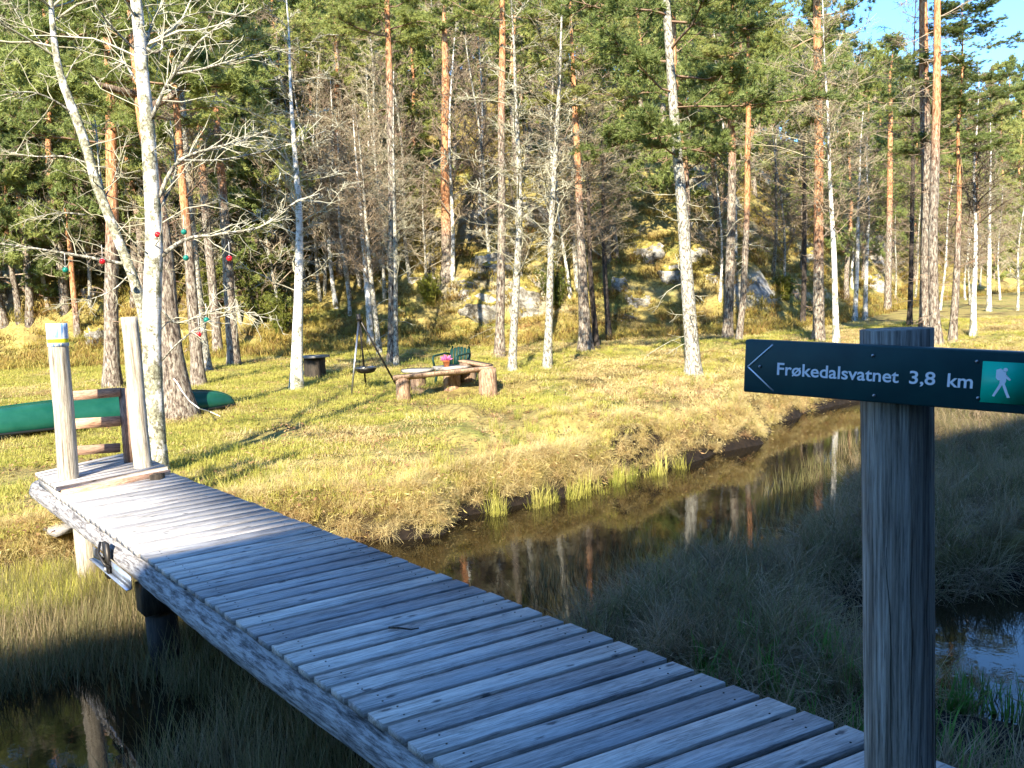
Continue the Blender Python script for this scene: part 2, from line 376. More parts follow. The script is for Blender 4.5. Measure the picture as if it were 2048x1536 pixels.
def simple_rand(name, stops, rough=.85, sc=.8, transl=0):
    m_, nt, b = mat(name); w_ = coords(nt, 'World'); oi = N(nt, 'ShaderNodeObjectInfo')
    ad = N(nt, 'ShaderNodeMath', operation='MULTIPLY_ADD'); ad.inputs[1].default_value = .4; nt.links.new(oi.outputs['Random'], ad.inputs[0])
    n_ = N(nt, 'ShaderNodeMath', operation='MULTIPLY'); n_.inputs[1].default_value = .6; nt.links.new(noise(nt, w_, sc, 4, .7), n_.inputs[0]); nt.links.new(n_.outputs[0], ad.inputs[2])
    c = ramp(nt, ad.outputs[0], stops); setc(nt, b, c, rough)
    if transl:
        tr = N(nt, 'ShaderNodeBsdfTranslucent'); nt.links.new(c, tr.inputs[0]); ms = N(nt, 'ShaderNodeMixShader'); ms.inputs[0].default_value = transl
        nt.links.new(b.outputs[0], ms.inputs[1]); nt.links.new(tr.outputs[0], ms.inputs[2]); nt.links.new(ms.outputs[0], nt.nodes['Material Output'].inputs[0])
    return m_
M['twig'] = simple_rand('brown_birch_twigs', [(.25, (.17, .125, .085)), (.5, (.30, .235, .16)), (.75, (.40, .36, .24))])
M['paletwig'] = simple_rand('lichened_pale_twigs', [(.25, (.16, .14, .09)), (.5, (.34, .32, .22)), (.75, (.5, .48, .37))], sc=3)
M['pinetwig'] = simple_rand('pine_twigs', [(.25, (.16, .10, .07)), (.5, (.30, .20, .13)), (.75, (.36, .30, .22))])
M['needle'] = simple_rand('pine_needles', [(.2, (.14, .18, .06)), (.42, (.24, .29, .085)), (.6, (.35, .38, .11)), (.8, (.44, .42, .15))], .5, .7, .4)
M['juniper'] = simple_rand('yellow_green_juniper', [(.3, (.10, .12, .02)), (.7, (.24, .25, .04))], .7, 1, .3)
# rock
m_, nt, b = mat('lichened_granite'); w_ = coords(nt, 'World')
c = ramp(nt, noise(nt, w_, 1.7, 8, .72), [(.36, (.05, .045, .035)), (.45, (.22, .20, .16)), (.53, (.42, .40, .35)), (.62, (.62, .60, .54))])
g_ = N(nt, 'ShaderNodeNewGeometry'); sp = N(nt, 'ShaderNodeSeparateXYZ'); nt.links.new(g_.outputs['Normal'], sp.inputs[0])
ad = N(nt, 'ShaderNodeMath', operation='MULTIPLY_ADD'); ad.inputs[1].default_value = .9; nt.links.new(noise(nt, w_, 2.1, 5, .6), ad.inputs[0]); nt.links.new(sp.outputs[2], ad.inputs[2])
mo = ramp(nt, ad.outputs[0], [(.82, 0.0), (.88, 1.0)]);
c = mix(nt, mo, c, ramp(nt, noise(nt, w_, 5, 4), [(.35, (.16, .13, .03)), (.6, (.38, .31, .08))]))
setc(nt, b, c, .9); bump(nt, b, noise(nt, w_, 3.5, 8, .75), 1, .18); M['rock'] = m_
def plain(name, c, rough=.5, metal=0.0, nz=None, bs=0):
    m_, nt, b = mat(name)
    if nz:
        cc = mix(nt, ramp(nt, noise(nt, coords(nt, 'Object'), nz[0], 5, .6), [(.35, 0.0), (.65, 1.0)]), c, nz[1])
        setc(nt, b, cc, rough)
    else: setc(nt, b, c, rough)
    b.inputs['Metallic'].default_value = metal; return m_
M['canoe'] = plain('green_canoe_hull', (.006, .062, .042), .25, 0, (2.5, (.014, .09, .06)))
M['gunwale'] = plain('black_gunwale', (.012, .014, .013), .4)
M['rope'] = plain('white_rope', (.75, .73, .68), .8)
M['iron'] = plain('blackened_iron', (.02, .02, .022), .45, .6, (6, (.05, .045, .04)))
M['steel'] = plain('bare_steel_tube', (.45, .44, .43), .35, 1)
M['galv'] = plain('galvanised_steel', (.50, .53, .58), .38, .75, (9, (.36, .4, .46)))
M['chair'] = plain('dark_green_plastic', (.006, .035, .028), .5)
M['terra'] = plain('terracotta', (.58, .17, .06), .7, 0, (8, (.66, .25, .1)))
M['heather'] = simple_rand('pink_heather_flowers', [(.3, (.45, .04, .2)), (.7, (.72, .18, .42))])
M['red'] = plain('red_glass_bauble', (.55, .015, .02), .18)
M['gball'] = plain('green_glass_bauble', (.01, .16, .12), .18)
M['signgreen'] = plain('dark_green_sign_paint', (.004, .030, .034), .45, 0, (12, (.006, .042, .045)))
M['white'] = plain('white_lettering', (.72, .74, .78), .5)
M['teal'] = plain('turquoise_plate', (.0, .42, .27), .35)
M['screw'] = plain('screw_head', (.25, .25, .26), .4, .8)
M['concrete'] = plain('old_concrete', (.36, .34, .29), .9, 0, (9, (.2, .19, .15)))
# painted band on the left pole : white with blue and yellow paint patches
m_, nt, b = mat('painted_band'); tc = N(nt, 'ShaderNodeTexCoord'); sp = N(nt, 'ShaderNodeSeparateXYZ'); nt.links.new(tc.outputs['Object'], sp.inputs[0])
blue = N(nt, 'ShaderNodeMapRange'); blue.inputs[1].default_value = .015; blue.inputs[2].default_value = .035; nt.links.new(sp.outputs[0], blue.inputs[0])
yl = ramp(nt, sp.outputs[2], [(.030, 0.0), (.034, 1.0), (.066, 1.0), (.072, 0.0)])
nz_ = ramp(nt, noise(nt, coords(nt, 'Object', (60, 60, 8)), 1, 4, .6), [(.4, 0.0), (.52, .9)])
c = mix(nt, blue.outputs[0], (.82, .83, .80), mix(nt, nz_, (.82, .83, .80), (.10, .26, .55)))
ylx = N(nt, 'ShaderNodeMapRange'); ylx.inputs[1].default_value = -.02; ylx.inputs[2].default_value = .0; nt.links.new(sp.outputs[0], ylx.inputs[0])
mu = N(nt, 'ShaderNodeMath', operation='MULTIPLY'); nt.links.new(ylx.outputs[0], mu.inputs[0]); nt.links.new(yl, mu.inputs[1])
c = mix(nt, mu.outputs[0], c, (.75, .68, .02)); setc(nt, b, c, .6); M['band'] = m_

# ------------------------------------------------------------------ ground and water
def axis(breaks):
    out = [breaks[0][0]]
    for (a, _), (b_, st) in zip(breaks[:-1], breaks[1:]):
        n = max(1, int(round((b_ - a) / st))); out += list(np.linspace(a, b_, n + 1)[1:])
    return np.array(out)
xs = axis([(-150, 0), (-60, 6), (-26, 1.2), (-8, .35), (8, .11), (18, .35), (40, 1.2), (160, 6)])
ys = axis([(-60, 0), (-30, 1.5), (-2, 1.2), (1, .35), (15, .11), (28, .28), (60, .6), (110, 1.6), (220, 6)])
X, Y = np.meshgrid(xs, ys); Z = terrain(X, Y)
V = np.stack([X, Y, Z], -1).reshape(-1, 3); nx = len(xs)
i = (np.arange(len(ys) - 1)[:, None] * nx + np.arange(nx - 1)[None]).reshape(-1)
me = npmesh('ground', V, [np.stack([i, i + 1, i + nx + 1, i + nx], -1)], None, True)
g = link('ground', me, M['ground']); tag(g, kind='structure')
mb = MB(); xs2 = np.linspace(-40, 40, 9); mb.add([(-40, -8, 0), (22, -8, 0), (22, 26, 0), (-40, 26, 0)], [(0, 1, 2, 3)])
w = link('stream_water', mb.mesh('stream_water'), M['water']); tag(w, kind='structure')

# ------------------------------------------------------------------ boardwalk
bw = thing('boardwalk', 'weathered grey plank footbridge over the dark stream', 'footbridge', (0, 0, 0))
DZ = .88
LA = P(105, 985, DZ)[:2]; LB = P(733, 1425, DZ)[:2]; RA = P(345, 945, DZ)[:2]; RB = P(1235, 1281, DZ)[:2]
# widen smoothly to the right edge seen near the viewer
Lu = (LB - LA); Ru = (RB - RA); Llen = np.linalg.norm(Lu)
npl = int(round(Llen / .143)); step = 1.0 / npl
plank_meshes = []
for k in range(npl + 22):
    t0 = k * step; gap = (.095 + .06 * rng.random()) * step * (.6 + .9 * min(k / 40, 1.2)); t1 = (k + 1) * step - gap
    el = rng.normal() * .003; er = rng.normal() * .0045
    a0 = LA + Lu * t0; a1 = LA + Lu * t1; b0 = RA + Ru * t0; b1 = RA + Ru * t1
    if a0[1] < .2: break
    wd = (b0 - a0) / np.linalg.norm(b0 - a0)
    c0 = (a0 + a1) / 2; c1 = (b0 + b1) / 2; ux = (c1 - c0); L_ = np.linalg.norm(ux); ux /= L_
    wid = np.linalg.norm(a1 - a0) * abs(np.cross(Lu / Llen, ux))
    mb = MB(); mb.box((-el, -wid / 2, -.032), (L_ + er, wid / 2, 0), None, .0022)
    ca_, sa_ = ux[0], ux[1]; eL = np.array([Lu[0] * ca_ + Lu[1] * sa_, -Lu[0] * sa_ + Lu[1] * ca_]); eR = np.array([Ru[0] * ca_ + Ru[1] * sa_, -Ru[0] * sa_ + Ru[1] * ca_])
    Vp = mb.v[0]; Vp[:6, 0] += Vp[:6, 1] * eL[0] / eL[1] * .9; Vp[6:, 0] += Vp[6:, 1] * eR[0] / eR[1] * .9
    me = mb.mesh('plank')
    o = link('plank', me, M['deck'], bw, (c0[0], c0[1], DZ + rng.normal() * .0012), (rng.normal() * .004, rng.normal() * .001, math.atan2(ux[1], ux[0])))
nail = None
for o in list(bw.children):
    if a0 is None or o.location[1] > 5.2: continue
    L_ = max(v.co.x for v in o.data.vertices)
    for nx_ in (.09 + .02 * rng.random(), L_ - .1 - .02 * rng.random()):
        for ny_ in (-.032, .03):
            if nail is None:
                mbn = MB(); mbn.tube([(0, 0, -.004), (0, 0, .0012)], .0042, 7); nail = mbn.mesh('nail'); nail.materials.append(M['iron'])
            q_ = bpy.data.objects.new('nail', nail); COL.objects.link(q_); q_.parent = o; q_.location = (nx_, ny_ + rng.normal() * .004, .0006)
ldirv = Lu / Llen
nrm = np.array([ldirv[1], -ldirv[0]]);  # towards the right side or left
if np.dot(nrm, RA - LA) < 0: nrm = -nrm
def logline(name, A, B, r, z, mt):
    t = np.linspace(0, 1, 60)[:, None]; pts = np.concatenate([A + (B - A) * t, np.full((60, 1), z)], 1)
    pts[:, 2] += .015 * np.sin(np.linspace(0, 9, 60)); L_ = np.linalg.norm(B - A); ux = (B - A) / L_
    loc = np.zeros((60, 3)); loc[:, 0] = np.linspace(0, L_, 60); loc[:, 2] = pts[:, 2] - z
    mb = MB(); mb.tube(loc, r * (1 + .05 * np.sin(np.linspace(0, 14, 60))), 18, jit=.035)
    return link(name, mb.mesh(name, True), mt, bw, (A[0], A[1], z), (0, 0, math.atan2(ux[1], ux[0])))
ext = LA - ldirv * .95
logline('side_log', ext + nrm * .075, LA + Lu * 1.45 + nrm * .075, .105, DZ - .14, M['log'])
logline('side_log', RA - ldirv * .3 - nrm * .1, RA + Ru * 1.4 - nrm * .1, .105, DZ - .14, M['darkwood'])
# bent: cross beam and two piles
pc = LA + ldirv * np.dot(P(292, 1350, 0)[:2] - LA, ldirv)
ang = math.atan2(nrm[1], nrm[0])
mb = MB(); mb.box((.015, -.095, -.10), (1.12, .095, .10), None, .01); link('cross_beam', mb.mesh('cross_beam'), M['darkwood'], bw, (pc[0], pc[1], DZ - .35), (0, 0, ang))
for off in (.14, 1.0):
    pp = pc + nrm * off; mb = MB(); mb.tube([(0, 0, -.9), (0, 0, -.3), (.005, 0, .1), (0, 0, .40)], .105, 14, jit=.03)
    link('pile', mb.mesh('pile', True), M['darkwood'], bw, (pp[0], pp[1], 0))
# near support pile and far block supports
for tt in (1.15,):
    for off in (.1, 1.0):
        pp = LA + Lu * tt + nrm * off; mb = MB(); mb.tube([(0, 0, -.9), (0, 0, .63)], .1, 12, jit=.03)
        link('pile', mb.mesh('pile', True), M['darkwood'], bw, (pp[0], pp[1], 0))
bs = Q(140, 1060, 6.95); gzb = gz(bs[0], bs[1])
mb = MB(); mb.box((-.08, -.07, 0), (.08, .07, DZ - .24 - gzb)); link('support_block', mb.mesh('support_block'), M['post'], bw, (bs[0] + .12, bs[1], gzb), (0, 0, .5))
mb = MB(); mb.box((-.13, -.1, 0), (.13, .1, DZ - .26 - gzb)); link('support_block', mb.mesh('support_block'), M['concrete'], bw, (bs[0] + .42, bs[1] + .08, gzb), (0, 0, .5))
# galvanised angle iron with clamp on the side log
ga = LA + ldirv * np.dot(P(190, 1085, .74)[:2] - LA, ldirv) - nrm * .04
an = math.atan2(ldirv[1], ldirv[0])
ang_iron = thing('tmp', 'x', 'x'); bpy.data.objects.remove(ang_iron)
mb = MB(); mb.box((0, -.004, -.085), (.95, .004, .0)); mb.box((0, -.035 if np.cross(ldirv, nrm) > 0 else 0.004, -.089), (.95, -.004 if np.cross(ldirv, nrm) > 0 else .035, -.083))
ai = link('angle_iron', mb.mesh('angle_iron'), M['galv'], bw, (ga[0], ga[1], DZ - .17), (0, 0, an))
mb = MB()
sgn = -1 if np.cross(ldirv, nrm) > 0 else 1
mb.box((.40, min(sgn * .005, sgn * .03), -.12), (.50, max(sgn * .005, sgn * .03), .13))
mb.tube([(.18, sgn * .02, .02), (.28, sgn * .05, .0), (.38, sgn * .04, .0), (.44, sgn * .03, .03)], .012, 6)
mb.tube([(.36, sgn * .03, .12), (.40, sgn * .06, .05), (.50, sgn * .05, .0), (.52, sgn * .03, -.03)], .010, 6)
link('strap_clamp', mb.mesh('strap_clamp'), M['iron'], ai)
mb = MB(); mb.tube([(.45, sgn * .028, -.06), (.45, sgn * .04, -.06)], .018, 8); link('bolt', mb.mesh('bolt'), M['galv'], ai)
# footing plank on the bank
fp = P(113, 1075, .33)
mb = MB(); mb.box((-.25, -.11, -.02), (.22, .11, .03), None, .004)
fpo = link('footing_plank', mb.mesh('footing_plank'), M['deck'], bw, (fp[0], fp[1], gz(fp[0], fp[1]) + .05), (.05, .04, math.radians(-35)))

tw_ = [P(778, 1255, DZ + .012), P(800, 1256, DZ + .02), P(822, 1259, DZ + .012), P(838, 1256, DZ + .015)]
mb = MB(); mb.tube(tw_, [.006, .005, .004, .003], 6)
_tw = link('twig', mb.mesh('twig'), M['darkwood']); tag(_tw, 'small dark twig lying across two planks in the middle of the footbridge', 'twig')
# landing platform
pl = thing('landing_platform', 'slightly raised plank landing at the far end of the footbridge', 'platform', (0, 0, 0))
PZ = .965
A_ = P(112, 974, PZ)[:2]; B_ = P(70, 946, PZ)[:2]; E_ = P(335, 932, PZ)[:2]; F_ = P(262, 903, PZ)[:2]
n8 = 8
for k in range(n8):
    a0 = A_ + (B_ - A_) * (k / n8); a1 = A_ + (B_ - A_) * ((k + .90) / n8)
    b0 = E_ + (F_ - E_) * (k / n8); b1 = E_ + (F_ - E_) * ((k + .93) / n8)
    V = [(*a0, PZ), (*a1, PZ), (*b1, PZ), (*b0, PZ)]; V += [(x, y, z - .035) for x, y, z in V]
    V = np.array(V); ctr = V.mean(0)
    th = math.atan2((b0 - a0)[1], (b0 - a0)[0]); R_ = np.array([[math.cos(th), math.sin(th), 0], [-math.sin(th), math.cos(th), 0], [0, 0, 1]])
    mb = MB(); mb.add((V - ctr) @ R_.T, [(0, 1, 2, 3)[::-1], (4, 5, 6, 7), (0, 4, 7, 3)[::-1], (1, 2, 6, 5)[::-1], (0, 1, 5, 4), (3, 7, 6, 2)])
    link('plank', mb.mesh('plank'), M['deck'], pl, ctr + np.array([0, 0, rng.normal() * .0015]), (0, 0, th))
ux = (E_ - A_); L_ = np.linalg.norm(ux); ux /= L_
mb = MB(); mb.box((0, -.02, -.10), (L_ - .02, .02, 0)); link('front_beam', mb.mesh('front_beam'), M['rail'], pl, (A_[0] - .0 * ux[0] + .02, A_[1] + .035, PZ - .038), (0, 0, math.atan2(ux[1], ux[0])))
ux = (B_ - A_); L_ = np.linalg.norm(ux); ux /= L_
mb = MB(); mb.box((0.06, -.022, -.09), (L_, .022, 0)); link('side_beam', mb.mesh('side_beam'), M['deck'], pl, (A_[0] + .04, A_[1] + .02, PZ - .038), (0, 0, math.atan2(ux[1], ux[0])))
for pt in (B_ + (F_ - B_) * .15, F_ - (F_ - E_) * .1, E_ * .8 + A_ * .2):
    zz = gz(*pt); mb = MB(); mb.box((-.05, -.05, 0), (.05, .05, max(.1, PZ - .04 - zz))); link('foot', mb.mesh('foot'), M['darkwood'], pl, (pt[0] + .1, pt[1] - .02, zz))

# gate poles
def pole(name, label, base_px, top_px, d, rb, rtp, mt, zb):
    b0 = Q(*base_px, d); t0 = Q(*top_px, d + .02); b0[2] = min(b0[2], zb)
    o = thing(name, label, 'pole', b0, group='round poles standing at the far end of the footbridge')
    v = t0 - b0; L_ = np.linalg.norm(v); q = Vector(v).to_track_quat('Z', 'Y'); o.rotation_mode = 'QUATERNION'; o.rotation_quaternion = q
    zz = np.linspace(0, L_, 22); mb = MB(); mb.tube(np.stack([.006 * np.sin(zz * 3), .004 * np.cos(zz * 4), zz], 1), np.linspace(rb, rtp, 22), 22, jit=.012)
    link('pole_shaft', mb.mesh('pole_shaft', False), mt, o); return o, L_
p1, L1 = pole('gate_pole', 'round pale pole with a white, blue and yellow painted top, left of the two', (138, 980), (114, 648), 7.18, .088, .082, M['post'], DZ - .25)
for k in p1.children: k.data.polygons.foreach_set('use_smooth', np.ones(len(k.data.polygons), bool))
mb = MB(); zz = np.linspace(0, .205, 6); z2 = zz + L1 - .2; mb.tube(np.stack([.006 * np.sin(z2 * 3), .004 * np.cos(z2 * 4), zz], 1), .0862, 28)
bnd = link('painted_band', mb.mesh('painted_band', False), M['band'], p1, (0, 0, L1 - .2))
cz_ = np.array([.006 * math.sin((L1 - .1) * 3), .004 * math.cos((L1 - .1) * 4)])
for v_ in bnd.data.vertices: v_.co.x -= cz_[0]; v_.co.y -= cz_[1]
wx = p1.rotation_quaternion @ Vector((1, 0, 0)); bnd.rotation_euler = (0, 0, -math.atan2(wx.y, wx.x) - .75); bnd.location = (cz_[0], cz_[1], L1 - .2)
for p_ in bnd.data.polygons: p_.use_smooth = len(p_.vertices) == 4
p2, L2 = pole('gate_pole', 'round plain wooden pole leaning left right beside the tall birch', (290, 952), (257, 634), 7.62, .086, .074, M['post'], DZ - .25)
for k in p2.children: k.data.polygons.foreach_set('use_smooth', np.ones(len(k.data.polygons), bool))
# little rail fence between the poles
rf = thing('rail_fence', 'short reddish three-rail fence fixed between the two poles', 'railing', Q(255, 930, 7.9))
def bar(name, p, q_, wid, thk, mt, parent, vertical=False):
    p = np.array(p); q_ = np.array(q_); v = q_ - p; L_ = np.linalg.norm(v)
    base = np.array(parent.location)
    zax = Vector((0, 0, 1)) if not vertical else Vector((1, 0, 0))
    x = Vector(v / L_); y = zax.cross(x).normalized(); z = x.cross(y)
    Mx = np.array(Matrix((x, y, z)).transposed())
    M4 = np.eye(4); M4[:3, :3] = Mx; M4[:3, 3] = 0
    mb = MB(); mb.box((0, -thk / 2, -wid / 2), (L_, thk / 2, wid / 2)); o = link(name, mb.mesh(name), mt, parent, p - base)
    o.rotation_mode = 'QUATERNION'; o.rotation_quaternion = Matrix((x, y, z)).transposed().to_quaternion(); return o
for (yl, yr, h_) in ((791, 784, .088), (847, 842, .098), (901, 895, .088)):
    bar('rail', Q(128, yl + 2, 7.56), Q(240, yr, 7.86), h_, .035, M['rail'], rf)
bar('upright', Q(259, 932, 7.88), Q(247, 776, 7.88), .085, .045, M['rail'], rf, True)

# ------------------------------------------------------------------ sign post
sp_top = Q(1792, 658, 1.60); sp_bot = Q(1799, 1560, 1.60)
zb = gz(sp_bot[0], sp_bot[1])
sg = thing('signpost', 'round grey wooden post carrying the dark green hiking sign', 'signpost', (sp_bot[0], sp_bot[1], zb - .3))
zz = np.linspace(zb - .3, sp_top[2], 40); tt = (zz - sp_bot[2]) / (sp_top[2] - sp_bot[2])
pts = np.stack([sp_bot[0] + (sp_top[0] - sp_bot[0]) * tt - sp_bot[0], zz * 0, zz - (zb - .3)], 1)
mb = MB(); mb.tube(pts, np.linspace(.069, .0675, 40), 40, jit=.006); link('post', mb.mesh('post', True), M['signpost'], sg)
for k in range(9):
    a = -PI / 2 + (-.9 + 1.9 * k / 8) + rng.normal() * .06; h0 = rng.uniform(.3, 1.6); z_ = np.linspace(h0, h0 + rng.uniform(.15, .55), 14) + (zb - .3) * 0; z_ = z_ + (1.0 - (zb - .3)) * .5
    z_ = z_[z_ < sp_top[2] - (zb - .3) - .01]
    if len(z_) < 4: continue
    aw = a + .02 * np.cumsum(rng.normal(size=len(z_))); ox = np.interp(z_, pts[:, 2], pts[:, 0]); rr_ = np.interp(z_, [0, pts[-1, 2]], [.069, .0675]) + .0001
    mb = MB(); mb.tube(np.stack([ox + rr_ * np.cos(aw), rr_ * np.sin(aw), z_], 1), np.interp(np.linspace(0, 1, len(z_)), [0, .5, 1], [.0004, .0013, .0004]), 5); link('drying_crack', mb.mesh('drying_crack'), M['darkwood'], sg)
TL = Q(1491, 679, 1.665); TR = Q(2048, 704.5, 1.40); BL = Q(1492, 784, 1.665)
u_ = TR - TL; Lw = np.linalg.norm(u_); u_ /= Lw; v_ = (TL - BL); v_ -= u_ * np.dot(u_, v_); HB = np.linalg.norm(v_); v_ /= HB; n_ = np.cross(u_, v_)   # n_ towards viewer
Mb = Matrix(((u_[0], v_[0], n_[0]), (u_[1], v_[1], n_[1]), (u_[2], v_[2], n_[2])))
board_len = Lw + .09
mb = MB(); mb.box((0, -HB, -.028), (board_len, 0, 0), None, 0)
bo = link('sign_board', mb.mesh('sign_board'), M['signgreen'], sg); bo.rotation_mode = 'QUATERNION'
bo.rotation_quaternion = Mb.to_quaternion(); bo.location = Vector(TL) - sg.location
bev = bo.modifiers.new('bevel', 'BEVEL'); bev.width = .003; bev.segments = 2
def onb(px, py):
    r = ray(px, py); t = np.dot(TL - C0, n_) / np.dot(r, n_); p = C0 + r * t - TL
    return float(np.dot(p, u_)), float(np.dot(p, v_))
def strip(mb, a, b_, w_, z=.0006, t=.0008):
    a = np.array(a); b_ = np.array(b_); d = b_ - a; d /= np.linalg.norm(d); n2 = np.array([-d[1], d[0]]) * w_ / 2
    c = [a + n2, a - n2, b_ - n2, b_ + n2]; V = [(*p, z + t) for p in c] + [(*p, z) for p in c]
    mb.add(V, [(0, 1, 2, 3), (4, 7, 6, 5), (0, 4, 5, 1), (1, 5, 6, 2), (2, 6, 7, 3), (3, 7, 4, 0)])
mb = MB(); vx = onb(1496, 733); strip(mb, onb(1546, 689), vx, .0028); strip(mb, vx, onb(1547, 782), .0028, .0005)
link('arrow', mb.mesh('arrow'), M['white'], bo)
def textmesh(body, x0, x1, base_px, top_px, name):
    """lettering fitted between two pixel columns"""
    c = bpy.data.curves.new('t', 'FONT'); c.body = body; c.size = 1; c.extrude = .0; c.resolution_u = 4; c.offset = .016
    o = bpy.data.objects.new('t', c); COL.objects.link(o); bpy.context.view_layer.update()
    me = bpy.data.meshes.new_from_object(o.evaluated_get(bpy.context.evaluated_depsgraph_get())); bpy.data.objects.remove(o)
    n = len(me.vertices); co = np.zeros(n * 3, np.float32); me.vertices.foreach_get('co', co); co = co.reshape(-1, 3)
    a = onb(x0, base_px[0]); b_ = onb(x1, base_px[1]); tp = onb(x0, top_px)
    mnx, mxx = co[:, 0].min(), co[:, 0].max(); cap = .73
    sx = (b_[0] - a[0]) / (mxx - mnx); sy = (tp[1] - a[1]) / cap
    x = a[0] + (co[:, 0] - mnx) * sx; y = a[1] + co[:, 1] * sy + (co[:, 0] - mnx) / (mxx - mnx) * (b_[1] - a[1])
    co2 = np.stack([x, y, np.full(n, .0012)], 1).astype(np.float32); me.vertices.foreach_set('co', co2.ravel()); me.update()
    me.materials.clear(); return link(name, me, M['white'], bo)
textmesh('Frøkedalsvatnet', 1554, 1797, (749, 765.5), 724, 'place_name_lettering')
textmesh('3,8', 1818, 1870, (766.5, 770), 740, 'distance_lettering')
textmesh('km', 1894, 1945, (773, 776.5), 745, 'unit_lettering')
for (sx_, sy_) in ((1746, 711), (1748, 791), (1954, 723), (1520, 733), (1956, 796)):
    a = onb(sx_, sy_); mb = MB(); mb.tube([(a[0], a[1], 0), (a[0], a[1], .002)], .0032, 10); link('screw', mb.mesh('screw'), M['screw'], bo)
# turquoise hiker plate
q0 = onb(1966, 722); q1 = onb(1965, 804); q2 = onb(2047, 727)
pw = (q2[0] - q0[0]) * 1.12
mb = MB(); mb.box((q0[0], q1[1], 0), (q0[0] + pw, q0[1], .0015)); hp = link('hiker_plate', mb.mesh('hiker_plate'), M['teal'], bo)
cx_, cy_ = onb(2005, 764); s_ = (onb(2005, 734)[1] - onb(2005, 795)[1]) / 61.0     # metres per photo pixel
def poly(mb, pts, z):
    V = [(cx_ + x * s_, cy_ - y * s_, z) for x, y in pts]; n = len(V)
    V = V + [(a, b_, z - .0004) for a, b_, c in V]
    mb.add(V, None, [(0, i_, i_ + 1) for i_ in range(1, n - 1)]); mb.add(V, [(i_, (i_ + 1) % n, (i_ + 1) % n + n, i_ + n) for i_ in range(n)])
mb = MB(); z0 = .0023
poly(mb, [(4 * math.cos(a) + 3.5, 3.9 * math.sin(a) * -1 - 25) for a in np.linspace(0, 2 * PI, 11)[:-1]], z0)
poly(mb, [(-12, -24), (-5, -27), (0, -24), (1, -4), (-8, -3), (-12, -8)], z0 + .0002)      # backpack
poly(mb, [(0, -21), (5, -20), (6, -2), (4, 4), (-5, 4), (-5, -6)], z0)                     # trunk
poly(mb, [(4, -17), (7, -12), (14, -6), (12, -3), (5, -8)], z0 + .0001)                    # arm
poly(mb, [(-5, 3), (1, 3), (-3, 12), (-8, 22), (-12, 30), (-16, 29), (-12, 20), (-8, 12)], z0)
poly(mb, [(-1, 3), (4, 3), (8, 13), (11, 22), (15, 30), (10, 31), (6, 22), (2, 12)], z0 + .0001)
link('hiker_figure', mb.mesh('hiker_figure'), M['white'], hp)

# ------------------------------------------------------------------ canoe
tip = G(474, 817); lf = G(0, 884); ax = (lf - tip)[:2]; ax /= np.linalg.norm(ax)
cl = 5.2; cc = tip[:2] + ax * cl / 2 + np.array([-.12, .28])
cz = gz(*(tip[:2] + ax)) - .0
can = thing('canoe', 'dark green canoe lying upside down on the grass behind the birch', 'canoe', (cc[0], cc[1], (gz(*(cc + ax * 2)) + gz(*(cc - ax * 2))) / 2 + .08), (0, 0, math.atan2(ax[1], ax[0])))
ts = np.sin(np.linspace(-1, 1, 61) * PI / 2); V = []; npro = 15
for t in ts:
    hb = .43 * (1 - abs(t) ** 2.6) ** .75 + .004; kh = .43 * (1 - .30 * t * t) * (max(0, 1 - abs(t) ** 10)) ** .5 + .002; lowz = .03 - .0 * t
    for k in range(npro):
        a = PI * k / (npro - 1); cx2 = math.cos(a); sn = math.sin(a)
        V.append((t * cl / 2, hb * np.sign(cx2) * abs(cx2) ** .72, lowz + kh * sn ** .78))
q = [(i_ * npro + k, i_ * npro + k + 1, (i_ + 1) * npro + k + 1, (i_ + 1) * npro + k) for i_ in range(60) for k in range(npro - 1)]
mb = MB(); mb.add(V, q); hull = link('hull', mb.mesh('hull', True), M['canoe'], can)
sol = hull.modifiers.new('wall', 'SOLIDIFY'); sol.thickness = .008
for s_ in (1, -1):
    mb = MB(); mb.tube([(t * cl / 2, s_ * (.43 * (1 - abs(t) ** 2.6) ** .75 + .014), .04) for t in ts[1:-1]], .024, 6); link('gunwale', mb.mesh('gunwale'), M['gunwale'], can)
mb = MB(); mb.tube([(t * cl / 2, 0, .03 + .43 * (1 - .30 * t * t) * (max(0, 1 - abs(t) ** 10)) ** .5 + .003) for t in ts[4:-4]], .012, 5); link('keel_strip', mb.mesh('keel_strip'), M['canoe'], can)
for x_ in (-1.3, .1, 1.4):
    mb = MB(); mb.box((x_ - .05, -.40, .05), (x_ + .05, .40, .07)); link('thwart', mb.mesh('thwart'), M['bench'], can)
# rope
rp = [Q(348, 758, 13.0), Q(356, 768, 12.85), Q(364, 782, 12.8), Q(380, 803, 12.9), Q(400, 818, 12.95)]
for a_, b_ in ((418, 828), (432, 834), (440, 838)):
    g_ = G(a_, b_); rp.append(g_ + np.array([0, 0, .05]))
rp = np.array(rp); tt = np.linspace(0, len(rp) - 1, 40); rr = np.stack([np.interp(tt, range(len(rp)), rp[:, k]) for k in range(3)], 1)
mb = MB(); mb.tube(rr, .011, 6); tag(link('rope', mb.mesh('rope', True), M['rope']), 'white rope hanging from the rough trunk down to the lawn by the canoe', 'rope')

